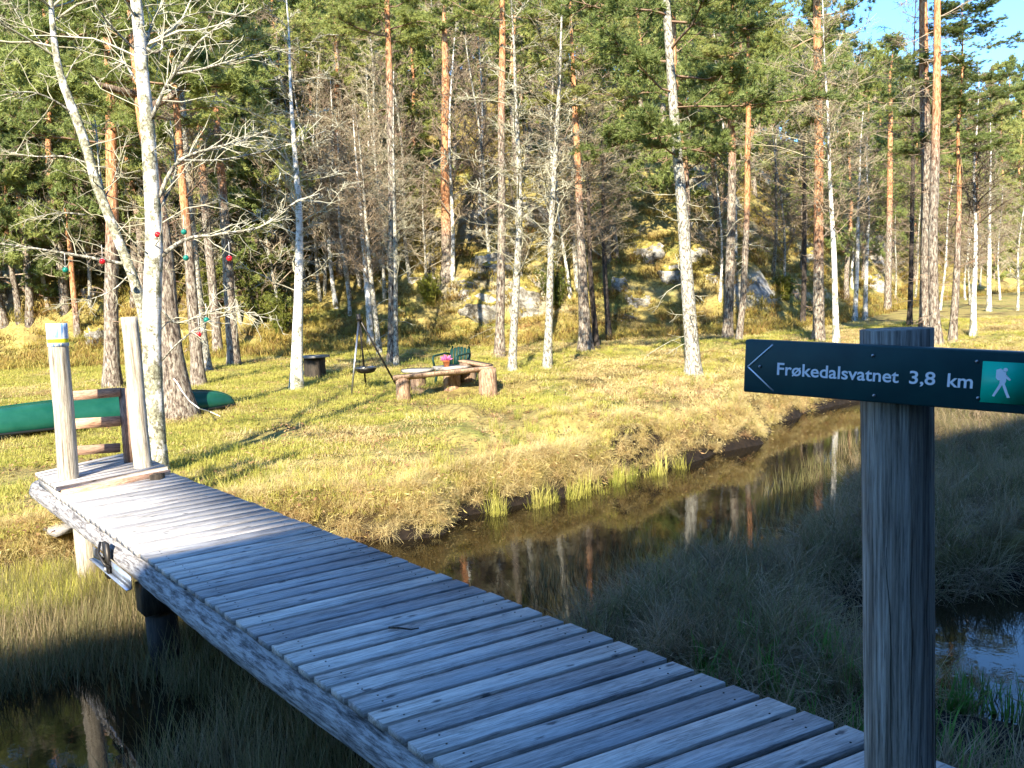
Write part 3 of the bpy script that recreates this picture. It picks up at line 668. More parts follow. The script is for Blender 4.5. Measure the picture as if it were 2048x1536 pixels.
# ------------------------------------------------------------------ log bench, tables, chair, pot, tripod
def stump_mesh(mb, base, r, h, n=18, flare=.06, tilt=(0, 0), jit=.03):
    zz = np.linspace(-.06, h, 7); mb.tube(np.stack([base[0] + tilt[0] * zz, base[1] + tilt[1] * zz, base[2] + zz], 1), r * (1 + flare * (1 - (zz + .06) / (h + .06)) ** 2), n, jit=jit)
def dep(px, py): g_ = G(px, py); return g_, g_[1]
sL, dL = dep(812, 797); sR, dR = dep(977, 777); sL = sL + [0, -.35, 0]; sR = sR + [0, -.3, 0]
be = thing('log_bench', 'long split-log bench on two upright stumps, nearest the water', 'bench', sL)
hL = Q(812, 757, sL[1] - .1)[2] - gz(sL[0], sL[1]) + .03; hR = Q(977, 738, sR[1] - .1)[2] - gz(sR[0], sR[1]) + .03
for s_, h_, r_ in ((sL, hL, .135), (sR, hR, .175)):
    mb = MB(); stump_mesh(mb, np.zeros(3), r_, h_ - .02, 16, .05); link('stump', mb.mesh('stump', True), M['bench'], be, np.array([s_[0], s_[1], gz(s_[0], s_[1])]) - sL)
def halflog(A, B, w_, th, name, parent, mt):
    A = np.array(A); B = np.array(B); v = B - A; L_ = np.linalg.norm(v); xx = np.linspace(0, L_, 14); V = []; n = 9
    for x in xx:
        ww = w_ * (1 + .06 * math.sin(x * 5)); V.append((x, -ww / 2, 0))
        for k in range(1, n - 1):
            a = PI * k / (n - 1); V.append((x, -ww / 2 * math.cos(a), -th * math.sin(a) * (1 + .08 * math.sin(x * 9 + k))))
        V.append((x, ww / 2, 0))
    q = [(i_ * n + k, i_ * n + (k + 1) % n, (i_ + 1) * n + (k + 1) % n, (i_ + 1) * n + k) for i_ in range(13) for k in range(n)]
    tr = [(0, k + 1, k) for k in range(1, n - 1)] + [(13 * n, 13 * n + k, 13 * n + k + 1) for k in range(1, n - 1)]
    mb = MB(); mb.add(V, q, tr); o = link(name, mb.mesh(name), mt, parent, A - np.array(parent.location)); o.rotation_mode = 'QUATERNION'
    x = Vector(v / L_); y = Vector((0, 0, 1)).cross(x).normalized(); o.rotation_quaternion = Matrix((x, y, x.cross(y))).transposed().to_quaternion(); return o
A = np.array([sL[0] - .12, sL[1] - .02, gz(sL[0], sL[1]) + hL + .025]); B = np.array([sR[0] + .12, sR[1], gz(sR[0], sR[1]) + hR + .02])
halflog(A - [.05, 0, 0], B, .27, .10, 'seat', be, M['bench'])
# second bench going back from the right corner
s3, d3 = dep(936, 765); s3 = s3 + [0, .15, 0]
be2 = thing('log_bench', 'split-log bench running back from the corner behind the round tables', 'bench', s3)
mb = MB(); stump_mesh(mb, np.zeros(3), .16, .38, 14); link('stump', mb.mesh('stump', True), M['bench'], be2, (0, 0, 0))
halflog(np.array([s3[0] - .1, s3[1] + .1, s3[2] + .44]), np.array([sR[0] + .02, sR[1] + .22, gz(sR[0], sR[1]) + hR + .03]), .26, .08, 'seat', be2, M['bench'])
def round_table(label, px, top_py, base_py, legw, topw, mt_leg, group='round tables made of stump and slab'):
    gp, d = dep(px, base_py); gp = gp + [0, legw / F * d * .5, 0]; d = gp[1]
    h_ = Q(px, top_py, d)[2] - gp[2]; o = thing('stump_table', label, 'table', gp, group=group)
    mb = MB(); stump_mesh(mb, np.zeros(3), legw / F * d / 2, h_ - .05, 18, .08); link('stump_leg', mb.mesh('stump_leg', True), mt_leg, o)
    r_ = topw / F * d / 2; mb = MB(); th = np.linspace(0, 2 * PI, 33)[:-1]
    rr = r_ * (1 + .03 * np.sin(th * 3) + .02 * np.sin(th * 7)); V = [(r * math.cos(t), r * math.sin(t), z) for z in (0, .05) for r, t in zip(rr, th)] + [(0, 0, 0), (0, 0, .05)]
    mb.add(V, [(k, (k + 1) % 32, (k + 1) % 32 + 32, k + 32) for k in range(32)], [(64, (k + 1) % 32, k) for k in range(32)] + [(65, k + 32, (k + 1) % 32 + 32) for k in range(32)])
    link('table_top', mb.mesh('table_top'), M['slab'], o, (0, 0, h_ - .05)); return o, h_
t1, h1 = round_table('low round table with a pale split top, left beside the bench', 836, 738, 788, 31, 66, M['bench'])
t2, h2 = round_table('low round table carrying the terracotta flower pot', 904, 732, 781, 35, 76, M['bench'])
t3, h3 = round_table('dark stump table with a wide grey slab, standing alone left of the fire tripod', 626, 711, 757, 42, 60, M['darkwood'])
# flower pot
pp = np.array(t2.location) + [-.09, -.12, h2]
pot = thing('flower_pot', 'small terracotta pot of pink heather on the round table', 'flower pot', pp)
mb = MB(); zz = [0, .002, .10, .10, .13, .13, .115]; rr = [.045, .05, .066, .074, .076, .066, .06]; mb.tube(np.stack([np.zeros(7), np.zeros(7), np.array(zz) + np.arange(7) * 1e-4], 1), rr, 20); link('pot', mb.mesh('pot', True), M['terra'], pot)
mb = MB(); d_ = rnd(110); d_[:, 2] = np.abs(d_[:, 2]) * .8 + .25; mb.segs(np.tile([[0, 0, .10]], (110, 1)) + d_ * .02, np.array([[0, 0, .11]]) + d_ * rng.uniform(.07, .14, (110, 1)), .007, .004); link('flowers', mb.mesh('flowers'), M['heather'], pot)
# green plastic chair
g_ = G(880, 772); ch = thing('garden_chair', 'dark green plastic armchair behind the round tables', 'chair', g_ + np.array([.22, .5, -.06]), (0, 0, math.radians(-30)))
mb = MB(); mb.box((-.24, -.24, .40), (.24, .22, .43)); link('seat', mb.mesh('seat'), M['chair'], ch)
mb = MB()
for k in range(6):
    a0 = -.2 + k * .08; mbs = MB(); mbs.box((a0 - .027, .2, .43), (a0 + .027, .225, .84 - .25 * abs(a0)), Matrix.Rotation(-.16, 4, 'X')); link('back_slat', mbs.mesh('back_slat'), M['chair'], ch)
mb.tube([(-.24, .26, .42), (-.25, .32, .62), (-.2, .36, .80), (0, .37, .87), (.2, .36, .80), (.25, .32, .62), (.24, .26, .42)], .02, 6)
link('backrest', mb.mesh('backrest'), M['chair'], ch)
for s_ in (-1, 1):
    mb = MB(); mb.tube([(s_ * .27, -.24, .42), (s_ * .29, -.26, .60), (s_ * .29, -.2, .64), (s_ * .28, .2, .66), (s_ * .26, .3, .64)], .022, 6); link('armrest', mb.mesh('armrest'), M['chair'], ch)
    for y_ in (-1, 1):
        mb = MB(); mb.tube([(s_ * .22, y_ * .2, .41), (s_ * .27, y_ * .26, -.02)], [.03, .022], 6); link('leg', mb.mesh('leg'), M['chair'], ch)
# fire tripod
f1 = G(703, 792); f3 = G(795, 776) + np.array([0, .05, 0]); f2 = G(732, 775); dm = (f1[1] + f2[1] + f3[1]) / 3 - .1
apex = Q(718, 636, dm)
tp = thing('fire_tripod', 'tall black iron tripod for hanging a fire pan on the lawn', 'tripod', (apex[0], apex[1], gz(apex[0], apex[1])))
tb = np.array(tp.location)
for f_, mt in ((f1, M['steel']), (f2, M['iron']), (f3, M['iron'])):
    v = apex - f_; mb = MB(); mb.tube([f_ - tb - v * .01, apex - tb + v * .05], .021, 8); link('leg', mb.mesh('leg'), mt, tp)
mb = MB(); mb.tube([apex - tb - [0, 0, .06], apex - tb + [0, 0, .03]], .055, 10); link('apex_ring', mb.mesh('apex_ring'), M['iron'], tp)
pc_ = Q(732, 735, dm) - tb
pan = thing('fire_pan', 'round black fire pan hanging under the iron tripod', 'fire pan', tb + pc_)
mb = MB(); zz = [-.12, -.119, -.10, -.04, 0, 0, -.03, -.09, -.1]; rr = [.02, .10, .17, .215, .225, .215, .2, .15, .02]; mb.tube(np.stack([np.zeros(9), np.zeros(9), np.array(zz) + np.arange(9) * 1e-5], 1), rr, 24, cap=False); link('bowl', mb.mesh('bowl', True), M['iron'], pan)
th = np.linspace(0, 2 * PI, 25); mb = MB(); mb.tube(np.stack([.225 * np.cos(th), .225 * np.sin(th), th * 0 + .003], 1), .012, 6, cap=False); link('rim', mb.mesh('rim'), M['steel'], pan)
ap = apex - (tb + pc_)
for k in range(3):
    a = k * 2 * PI / 3 + .4; e = np.array([.21 * math.cos(a), .21 * math.sin(a), 0]); mb = MB(); mb.tube([e, ap * .55 + e * .1, ap], .006, 4); link('chain', mb.mesh('chain'), M['iron'], pan)

# ------------------------------------------------------------------ trees
def smooth_poly(pts, n):
    pts = np.array(pts, float); t = np.linspace(0, len(pts) - 1, n); k = np.arange(len(pts))
    out = np.stack([np.interp(t, k, pts[:, c]) for c in range(pts.shape[1])], 1)
    for _ in range(2): out[1:-1] = (out[:-2] + 2 * out[1:-1] + out[2:]) / 4
    return out
class Seg:
    def __init__(s): s.p0 = []; s.p1 = []; s.r0 = []; s.r1 = []
    def path(s, pts, r0, r1):
        n = len(pts) - 1
        for i_ in range(n):
            s.p0.append(pts[i_]); s.p1.append(pts[i_ + 1]); s.r0.append(r0 + (r1 - r0) * i_ / n); s.r1.append(r0 + (r1 - r0) * (i_ + 1) / n)
    def to(s, mb): return mb.segs(np.array(s.p0), np.array(s.p1), np.array(s.r0), np.array(s.r1))
def wander(p, d, L_, n, bend=.18, lift=0.0):
    pts = [np.array(p, float)]; d = np.array(d, float); st = L_ / n
    for _ in range(n):
        d = d + rng.normal(size=3) * bend; d[2] += lift; d /= np.linalg.norm(d); pts.append(pts[-1] + d * st)
    return pts
def twigs(sg_, pts, L_, dens=5, r=.006, lvl=2, lift=.05, bend=.22):
    """side twigs along a branch, one level deeper each time"""
    pts = np.array(pts); n = len(pts) - 1
    cnt = max(1, int(dens * n)); 
    for _ in range(cnt):
        t = (rng.random() ** .8) * n * .98; i_ = int(t); p = pts[i_] + (pts[i_ + 1] - pts[i_]) * (t - i_); ax_ = pts[i_ + 1] - pts[i_]; ax_ = ax_ / (np.linalg.norm(ax_) + 1e-9)
        d = ax_ * .75 + rng.normal(size=3) * .55; d /= np.linalg.norm(d); l = L_ * (.45 + .8 * rng.random()) * (1 - .45 * t / n)
        w_ = wander(p, d, l, 3 if lvl > 1 else 2, bend, lift); sg_.path(w_, r, r * .4)
        if lvl > 1: twigs(sg_, w_, l * .5, dens, r * .6, lvl - 1, lift, bend)
def birch_crown(L_=8, n1=36, spread=1.0, fork=0.0, dens=(2.5, 1.6), r=.034):
    s = Seg()
    for k in range(n1):
        z = L_ * (k + rng.random()) / n1; a = k * 2.4 + rng.random(); l = spread * (2.0 * (1 - z / L_) ** .7 + .45) * (.6 + .6 * rng.random())
        el = .55 + .5 * rng.random(); d = np.array([math.cos(a) * math.cos(el), math.sin(a) * math.cos(el), math.sin(el)])
        pts = wander((0, 0, z), d, l, 5, .15, -.01); r0 = r * (1 - .75 * z / L_) * (.6 + .5 * rng.random()); s.path(pts, r0, r0 * .3)
        twigs(s, pts, l * .42, dens[0], max(.011, r0 * .4), 2, .0, .25)
    return s
def needles(c, d, n=12, ln=.11, w_=.011):
    """tufts of needles at points c pointing along d"""
    Nn = len(c); dd = np.repeat(d, n, 0) * .9 + rnd(Nn * n) * .9; dd /= np.linalg.norm(dd, axis=1)[:, None]
    cc_ = np.repeat(c, n, 0) + rnd(Nn * n) * .02; L_ = ln * (.6 + .6 * rng.random((Nn * n, 1)))
    side = np.cross(dd, rnd(Nn * n)); side /= np.linalg.norm(side, axis=1)[:, None] + 1e-9
    V = np.stack([cc_ - side * w_, cc_ + side * w_, cc_ + dd * L_], 1).reshape(-1, 3)
    return V, np.arange(len(V)).reshape(-1, 3)
def pine_crown(L_=7, n1=26, spread=1.0, base_r=2.3, tufts=10, ln=.14, w_=.0155, nn=12):
    s = Seg(); C_ = []; D_ = []
    for k in range(n1):
        f = (k + rng.random()) / n1; z = L_ * f; a = k * 2.4 + rng.random() * .8
        l = spread * base_r * (math.sin(PI * min(1, (f * .78 + .22))) ** .7 * .95 + .12) * (.55 + .6 * rng.random())
        el = -.05 + .55 * f + .25 * rng.normal() * .6; d = np.array([math.cos(a) * math.cos(el), math.sin(a) * math.cos(el), math.sin(el)])
        pts = np.array(wander((0, 0, z), d, l, 6, .16, .03)); r0 = .035 * (1 - .6 * f) * (.6 + .6 * rng.random()); s.path(pts, r0, r0 * .3)
        for j in range(2, 7):
            for _ in range(3):
                ax_ = pts[j] - pts[j - 1]; ax_ /= np.linalg.norm(ax_); dv = ax_ * .6 + rng.normal(size=3) * .55; dv[2] = dv[2] * .5 + .12; dv /= np.linalg.norm(dv)
                w2 = np.array(wander(pts[j - 1] + (pts[j] - pts[j - 1]) * rng.random(), dv, l * .22 + .18, 3, .2, .05)); s.path(w2, r0 * .35, .004)
                for _t in range(tufts):
                    i_ = rng.integers(1, 4); tt_ = rng.random(); e = w2[i_ - 1] + (w2[i_] - w2[i_ - 1]) * tt_; tv = dv * .6 + rng.normal(size=3) * .5; tv[2] = abs(tv[2]) * .8 + .15; tv /= np.linalg.norm(tv)
                    q_ = e + tv * (.03 + .16 * rng.random()); C_.append(q_); D_.append(tv)
    V, T = needles(np.array(C_), np.array(D_), nn, ln, w_)
    return s, V, T
def dead_branches(L_=5, n1=24, ln=1.2, r=.014):
    s = Seg()
    for k in range(n1):
        z = L_ * rng.random(); a = rng.random() * 2 * PI; el = .0 + .3 * rng.normal(); d = (math.cos(a) * math.cos(el), math.sin(a) * math.cos(el), math.sin(el))
        pts = wander((0, 0, z), d, ln * (.3 + .9 * rng.random()), 5, .2, .02); s.path(pts, r, r * .3); twigs(s, pts, ln * .4, 1.3, r * .55, 1)
    return s
def seg_mesh(name, s): mb = MB(); s.to(mb); return mb.mesh(name)
def needle_mesh(name, V, T): mb = MB(); mb.add(V, None, T); return mb.mesh(name)
PC = []
for k, (L_, n1, br) in enumerate(((7, 28, 2.6), (6, 24, 2.2), (8, 32, 2.8), (5.5, 22, 2.3))):
    s, V, T = pine_crown(L_, n1, 1.0, br, 12)
    PC.append((L_, seg_mesh('pine_limbs', s), needle_mesh('pine_needles', V, T)))
    PC[-1][1].materials.append(M['pinetwig']); PC[-1][2].materials.append(M['needle'])
BC = []
for k, (L_, n1, spd) in enumerate(((8, 38, 1.15), (7, 34, 1.0), (9, 42, 1.25), (6, 32, 1.0))):
    me = seg_mesh('birch_limbs', birch_crown(L_, n1, spd)); me.materials.append(M['twig']); BC.append((L_, me))
BCP = []
for k, (L_, n1, spd) in enumerate(((7, 20, .75), (6, 18, .65))):
    me = seg_mesh('pale_limbs', birch_crown(L_, n1, spd, dens=(2.3, 1.3), r=.024)); me.materials.append(M['paletwig']); BCP.append((L_, me))
PCN = []
for k, (L_, n1, br) in enumerate(((7, 26, 2.5), (7.5, 28, 2.3))):
    s, V, T = pine_crown(L_, n1, 1.0, br, 13, .12, .0085, 20)
    PCN.append((L_, seg_mesh('pine_limbs', s), needle_mesh('pine_needles', V, T)))
    PCN[-1][1].materials.append(M['pinetwig']); PCN[-1][2].materials.append(M['needle'])
DB = []
for k in range(3):
    me = seg_mesh('dead_limbs', dead_branches(5, (17, 13, 20)[k], (.8, 1.0, .7)[k], (.011, .012, .009)[k])); me.materials.append(M['pinetwig' if k else 'paletwig']); DB.append((5.0, me))
print('proto tris', sum(len(p[1].polygons) * 2 + len(p[2].polygons) for p in PC), sum(len(p[1].polygons) * 2 for p in BC + BCP + DB))

def attach(parent, name, me, A, B, L_, sc, extra=None):
    """a shared branch mesh set along the line A-B of a trunk"""
    o = bpy.data.objects.new(name, me); COL.objects.link(o); o.parent = parent
    v = Vector(B - A); f_ = v.length / L_; o.rotation_mode = 'QUATERNION'
    o.rotation_quaternion = v.to_track_quat('Z', 'Y') @ Euler((0, 0, rng.random() * 6.28)).to_quaternion()
    o.location = Vector(A) - parent.location; o.scale = (sc, sc, f_)
    return o
MATB = {'pine': 'pine', 'birch': 'birch', 'pale': 'lichen', 'dark': 'dark'}
def fit_tree(name, label, cat, px, kind, crown, top_h, orange=(3, 5), dist=None, cs=1.0, base_h=None, deadn=1, group=None, flare=.35, lich=0.0, sides=12):
    """px: list of (x, y, width) photo pixels from the foot upwards; extended straight to height top_h (m above foot)"""
    g0 = G(px[0][0], px[0][1]) if dist is None else Q(px[0][0], px[0][1], dist)
    d = g0[1] if dist is None else dist
    if dist is not None: g0[2] = min(g0[2], gz(g0[0], g0[1]) ) if abs(g0[2] - gz(g0[0], g0[1])) < 3 else g0[2]
    pts = [np.array([*Q(x, y, d), w_ / F * d / 2]) for x, y, w_ in px]; pts[0][:3] = g0
    zg = gz(g0[0], g0[1]); pts[0][2] = zg + .02; pts.insert(0, pts[0] + np.array([0, 0, -.55, .03]))
    last = pts[-1]; prev = pts[max(0, len(pts) - 3)]; dr = (last[:3] - prev[:3]); dr /= np.linalg.norm(dr)
    if last[2] - zg < top_h:
        rem = top_h - (last[2] - zg); n_e = 4
        dr = dr * .6 + np.array([0, 0, .4]); dr /= np.linalg.norm(dr)
        for k in range(1, n_e + 1): pts.append(np.array([*(last[:3] + dr * rem * k / n_e + rng.normal(size=3) * .05 * [1, 1, 0]), max(.012, last[3] * (1 - .95 * k / n_e))]))
    sm = smooth_poly(pts, max(14, int(top_h * 2.2)))
    hgt = sm[:, 2] - zg
    r = sm[:, 3] * (1 + flare * np.exp(-np.clip(hgt, 0, 9) / .22))
    loc = np.array([g0[0], g0[1], zg]); T = thing(name, label, cat, loc, group=group)
    if kind == 'pine': a = np.clip((hgt - orange[0]) / max(.1, orange[1] - orange[0]), 0, 1)
    else: a = lich + .10 * np.exp(-hgt / .5)
    mb = MB(); mb.tube(sm[:, :3] - loc, r, sides, a, jit=.06); link('trunk', mb.mesh('trunk', True), M[MATB[kind]], T)
    def at_h(h_): return np.array([np.interp(h_, hgt, sm[:, c]) for c in range(3)])
    bh = base_h if base_h is not None else top_h * .45
    A, B = at_h(bh), at_h(top_h * .985)
    if crown == 'pine':
        L_, lm, nm = (PCN if d < 29 else PC)[rng.integers(2)]
        o = attach(T, 'branches', lm, A, B, L_, cs); o2 = bpy.data.objects.new('needles', nm); COL.objects.link(o2); o2.parent = T
        o2.location = o.location; o2.rotation_mode = 'QUATERNION'; o2.rotation_quaternion = o.rotation_quaternion; o2.scale = o.scale
    elif crown in ('birch', 'pale'):
        L_, lm = (BC if crown == 'birch' else BCP)[rng.integers(4 if crown == 'birch' else 2)]; attach(T, 'branches', lm, A, B, L_, cs * 1.3)
        attach(T, 'branches', lm, at_h(bh * .62), at_h(top_h * .7), L_, cs * .95)
    for k in range(deadn):
        L_, lm = DB[rng.integers(3)]; lo = max(.8, bh - 5 * (k + 1)); hi = max(lo + 1.2, bh - 5 * k + 1)
        attach(T, 'dead_branches', lm, at_h(lo), at_h(hi), L_, 1.1 + .4 * rng.random())
    return T, sm, hgt
TREES = [
 ('pine_tree', 'straight pine with grey foot, seen just left of the leaning pole', 'pine', [(225,775,33),(222,650,27),(224,500,24),(225,400,22),(222,250,20),(221,170,18)], 'pine','pine',14,(3.2,4.6),1,5.5,1),
 ('pine_snag', 'thin orange pine trunk in the dry grass far left of the poles', 'snag', [(156,668,12),(148,600,11),(140,515,10)], 'pine',None,4.6,(.5,1.5),1,3,1),
 ('pine_tree', 'dark-footed reddish pine directly above the far tip of the canoe', 'pine', [(398,770,27),(388,650,22),(378,500,18),(368,400,16),(362,330,14)], 'pine','pine',12,(3.4,4.2),.9,6,1),
 ('birch_tree', 'slanting lichened trunk just right of the dark pine over the canoe', 'tree', [(414,740,19),(403,650,16),(390,520,15),(378,400,14),(370,280,12)], 'pale','birch',12,(0,1),.9,5,1),
 ('pine_tree', 'grey pine between the slanting lichened trunk and the forked birch, behind the canoe', 'pine', [(436,710,19),(428,600,17),(416,480,16),(405,350,15),(398,230,13)], 'pine','pine',14,(5.5,7),.9,6.5,1),
 ('pine_tree', 'stout pale-footed pine to the right of the canoe tip', 'pine', [(468,730,26),(462,640,22),(455,520,19),(447,400,17),(436,280,15),(430,200,13)], 'pine','pine',14,(4.8,6),.9,6,1),
 ('birch_tree', 'white-footed birch at the left edge of the clearing, hiding the dark stump table', 'birch', [(592,778,25),(594,700,22),(597,600,18),(598,500,15),(602,420,13),(590,330,10)], 'birch','pale',8.5,(0,1),1.0,3.0,0),
 ('pine_tree', 'distant orange pine rising from the mossy bank above the stump table', 'pine', [(682,545,15),(678,450,14),(676,350,13),(675,235,12)], 'pine','pine',13,(1.5,4),.9,8,1),
 ('birch_tree', 'slim white birch close behind the fire tripod, left one of a pair', 'birch', [(742,692,13),(738,620,12),(733,560,10),(725,470,8)], 'birch','birch',9,(0,1),.8,3.8,0),
 ('birch_tree', 'slim shaded birch close behind the fire tripod, right one of a pair', 'birch', [(760,712,11),(752,640,10),(742,560,9),(735,480,7)], 'pale','birch',8,(0,1),.7,3.6,0),
 ('pine_tree', 'tall rough-barked pine right of the iron tripod', 'pine', [(784,728,20),(785,640,18),(786,540,17),(784,400,15),(781,250,14),(778,100,12)], 'pine','pine',15,(7,9),1,9,2),
 ('birch_tree', 'thin mottled birch pressed against the rough-barked pine by the tripod', 'birch', [(793,732,10),(791,650,9),(792,560,8),(790,450,7)], 'pale','pale',8,(0,1),.7,3.5,0),
 ('pine_tree', 'bright orange pine standing alone on the sunlit mossy knoll', 'pine', [(895,542,23),(892,460,19),(890,350,18),(891,250,17),(892,135,15)], 'pine','pine',12.5,(1.2,2.4),.85,9.5,1),
 ('pine_tree', 'brown scaly pine directly behind the right end of the log bench', 'pine', [(999,715,21),(1001,620,17),(1003,500,16),(1004,400,15),(1002,250,14),(1005,120,13)], 'pine','pine',16,(6,9),1,9.5,2),
 ('birch_tree', 'crooked lichened birch to the right of the log bench, left one of two', 'birch', [(1024,740,15),(1028,640,15),(1036,520,14),(1041,420,12),(1038,320,10),(1034,250,8)], 'pale','pale',9.5,(0,1),1.1,3.4,0),
 ('birch_tree', 'pale lichened birch to the right of the log bench, right one of two', 'birch', [(1094,736,16),(1098,640,15),(1101,540,13),(1102,430,11),(1112,300,9),(1116,210,7)], 'pale','pale',10,(0,1),1.1,3.6,0),
 ('pine_tree', 'pine with grey flaring foot and orange top in the middle of the clearing edge', 'pine', [(1172,702,27),(1167,620,22),(1164,520,18),(1159,420,15),(1154,300,13),(1150,220,11)], 'pine','pine',12,(4.2,5.4),.9,7,1),
 ('dark_sapling', 'thin blackish trunk leaning behind the pine with the flaring foot', 'tree', [(1193,690,12),(1184,600,10),(1178,500,9),(1178,420,7)], 'dark','birch',9,(0,1),.7,4.5,0),
 ('dark_sapling', 'thin dark trunk with white foot standing before the pale rocks', 'tree', [(1219,680,12),(1212,600,10),(1208,500,9),(1206,420,8),(1207,340,6)], 'dark','birch',9,(0,1),.7,4.5,0),
 ('pine_tree', 'tall leaning pale-barked pine at the lawn edge, left of the green sign', 'pine', [(1388,752,31),(1380,650,27),(1372,520,24),(1363,400,21),(1352,280,19),(1342,150,17),(1332,0,15)], 'pale','pine',13,(0,1),1.3,4.6,1),
 ('pine_tree', 'dark reddish pine left of the slimmer orange one above the sign tip', 'pine', [(1455,676,20),(1459,580,18),(1462,450,17),(1465,350,15),(1463,250,14)], 'pine','pine',13,(5.8,7),1,7.2,1),
 ('pine_tree', 'slim orange pine with blackened foot above the pointed end of the sign', 'pine', [(1477,682,13),(1487,600,13),(1491,500,12),(1495,400,11),(1495,300,11),(1497,240,10)], 'pine','pine',13,(3.6,4.6),.9,7.5,1),
 ('dark_sapling', 'thin dark bare trunk between the slim orange pine and the tall orange pine', 'tree', [(1605,652,11),(1609,560,9),(1609,420,8),(1608,300,6)], 'dark','birch',11,(0,1),.8,5.5,1),
 ('pine_tree', 'tall straight orange pine rising behind the lettering of the sign', 'pine', [(1637,682,23),(1637,560,20),(1637,420,18),(1638,300,17),(1636,150,16),(1633,0,14)], 'pine','pine',16.5,(2.2,4.2),1,6.8,1),
 ('birch_tree', 'slender birch just right of the tall straight orange pine', 'birch', [(1673,686,12),(1670,600,11),(1668,500,10),(1662,400,8),(1658,330,6)], 'birch','birch',10,(0,1),.75,4.5,0),
 ('birch_tree', 'small white birch between the slender birch and the signpost top', 'birch', [(1709,642,9),(1714,560,8),(1716,470,7)], 'birch','birch',9,(0,1),.7,4,0),
 ('birch_tree', 'small crooked birch immediately left of the signpost top', 'birch', [(1730,640,9),(1732,560,8),(1734,480,6)], 'birch','birch',8,(0,1),.6,4,0),
 ('pine_tree', 'slim dark-footed pine directly above the signpost top', 'pine', [(1775,622,13),(1777,530,12),(1779,430,11),(1780,330,10),(1781,250,9)], 'pine','pine',14,(4.2,6),.8,9,1),
 ('dark_sapling', 'black thin trunk with pale patches left of the twin pines', 'tree', [(1819,652,10),(1822,560,9),(1824,450,8),(1826,330,7)], 'dark','birch',12,(0,1),.7,6.5,1),
 ('pine_tree', 'pale-barked left one of the twin pines at the right of the clearing', 'pine', [(1849,692,27),(1852,600,23),(1854,450,21),(1852,300,19),(1848,150,17),(1846,0,15)], 'pine','pine',17,(6,8.5),1,9.8,2),
 ('pine_tree', 'orange right one of the twin pines at the right of the clearing', 'pine', [(1874,692,22),(1866,600,18),(1866,450,17),(1871,300,16),(1874,150,14),(1875,0,12)], 'pine','pine',17,(4.5,6.5),1,9.8,2),
 ('pine_tree', 'short pine with a long bare side branch, right of the twin pines', 'pine', [(1905,682,15),(1911,600,13),(1916,500,11),(1918,400,9),(1919,340,7)], 'pine','pine',9,(2.8,4),.9,5,1),
 ('birch_tree', 'forked white birch at the far right behind the sign', 'birch', [(1946,672,12),(1947,600,10),(1950,540,8)], 'birch','birch',8,(0,1),.8,3.2,0),
 ('birch_tree', 'straight slim white birch rightmost at the edge of the meadow', 'birch', [(1978,622,9),(1978,560,8),(1979,480,7)], 'birch','birch',9,(0,1),.7,4.5,0),
]
FT = {}
for (nm, lb, ct, px, kd, cr, th, orr, cs, bh, dn) in TREES:
    FT[lb] = fit_tree(nm, lb, ct, px, kd, cr, th, orr, None, cs, bh, dn)
# long bare side branch of the short pine
# rough old trunk the rope is tied to, with orange limbs above
T, sm, hg = fit_tree('pine_tree', 'rough-barked old pine right behind the tall birch, rope tied round it', 'pine', [(362,838,74),(350,760,50),(342,700,40),(336,600,33),(330,500,30),(318,400,28),(295,290,25),(275,180,22),(270,60,18)], 'pine', 'pine', 11, (3.4,4.6), None, 1.0, 5.6, 0, None, .25, 0, 16)
dT = float(T.location[1]); s = Seg()
def px_limb(parent, pxs, d0, d1, r0, r1, mt, name='limb', tw=None, tm=None):
    n = len(pxs); pts = np.array([Q(x, y, d0 + (d1 - d0) * k / (n - 1)) for k, (x, y) in enumerate(pxs)]); pts = smooth_poly(pts, n * 3)
    base = np.array(parent.location); mb = MB(); mb.tube(pts - base, np.linspace(r0, r1, len(pts)), 7, .12, jit=.08)
    link(name, mb.mesh(name, True), mt, parent)
    return pts
ob = []
for pxs, d1 in (([(275,185),(230,180),(185,182),(150,160),(110,150)], 11.8), ([(290,195),(340,190),(380,160),(430,155),(470,160)], 14), ([(222,0),(150,60),(60,170),(0,175)], 11)):
    pass
for pxs, d1 in (([(276,190),(235,180),(190,168),(150,172),(100,170),(40,160)], dT - 1.5), ([(290,215),(335,200),(370,170),(420,160),(465,164)], dT + .6)):
    ob.append(px_limb(T, pxs, dT, d1, .075, .02, M['pine']))
for pts in ob: twigs(s, pts[4:], .8, .9, .012, 2, .03)
base = np.array(T.location); mb = MB(); p0 = np.array(s.p0) - base; p1 = np.array(s.p1) - base; mb.segs(p0, p1, np.array(s.r0), np.array(s.r1)); link('twigs', mb.mesh('twigs'), M['pinetwig'], T)
# needles on these limbs
idx = rng.integers(0, len(p1), 1400); V, Tn = needles(p1[idx] + rnd(1400) * .1, rnd(1400) * [1, 1, .3] + [0, 0, .5], 11, .13, .010); link('needles', needle_mesh('needles', V, Tn), M['needle'], T)

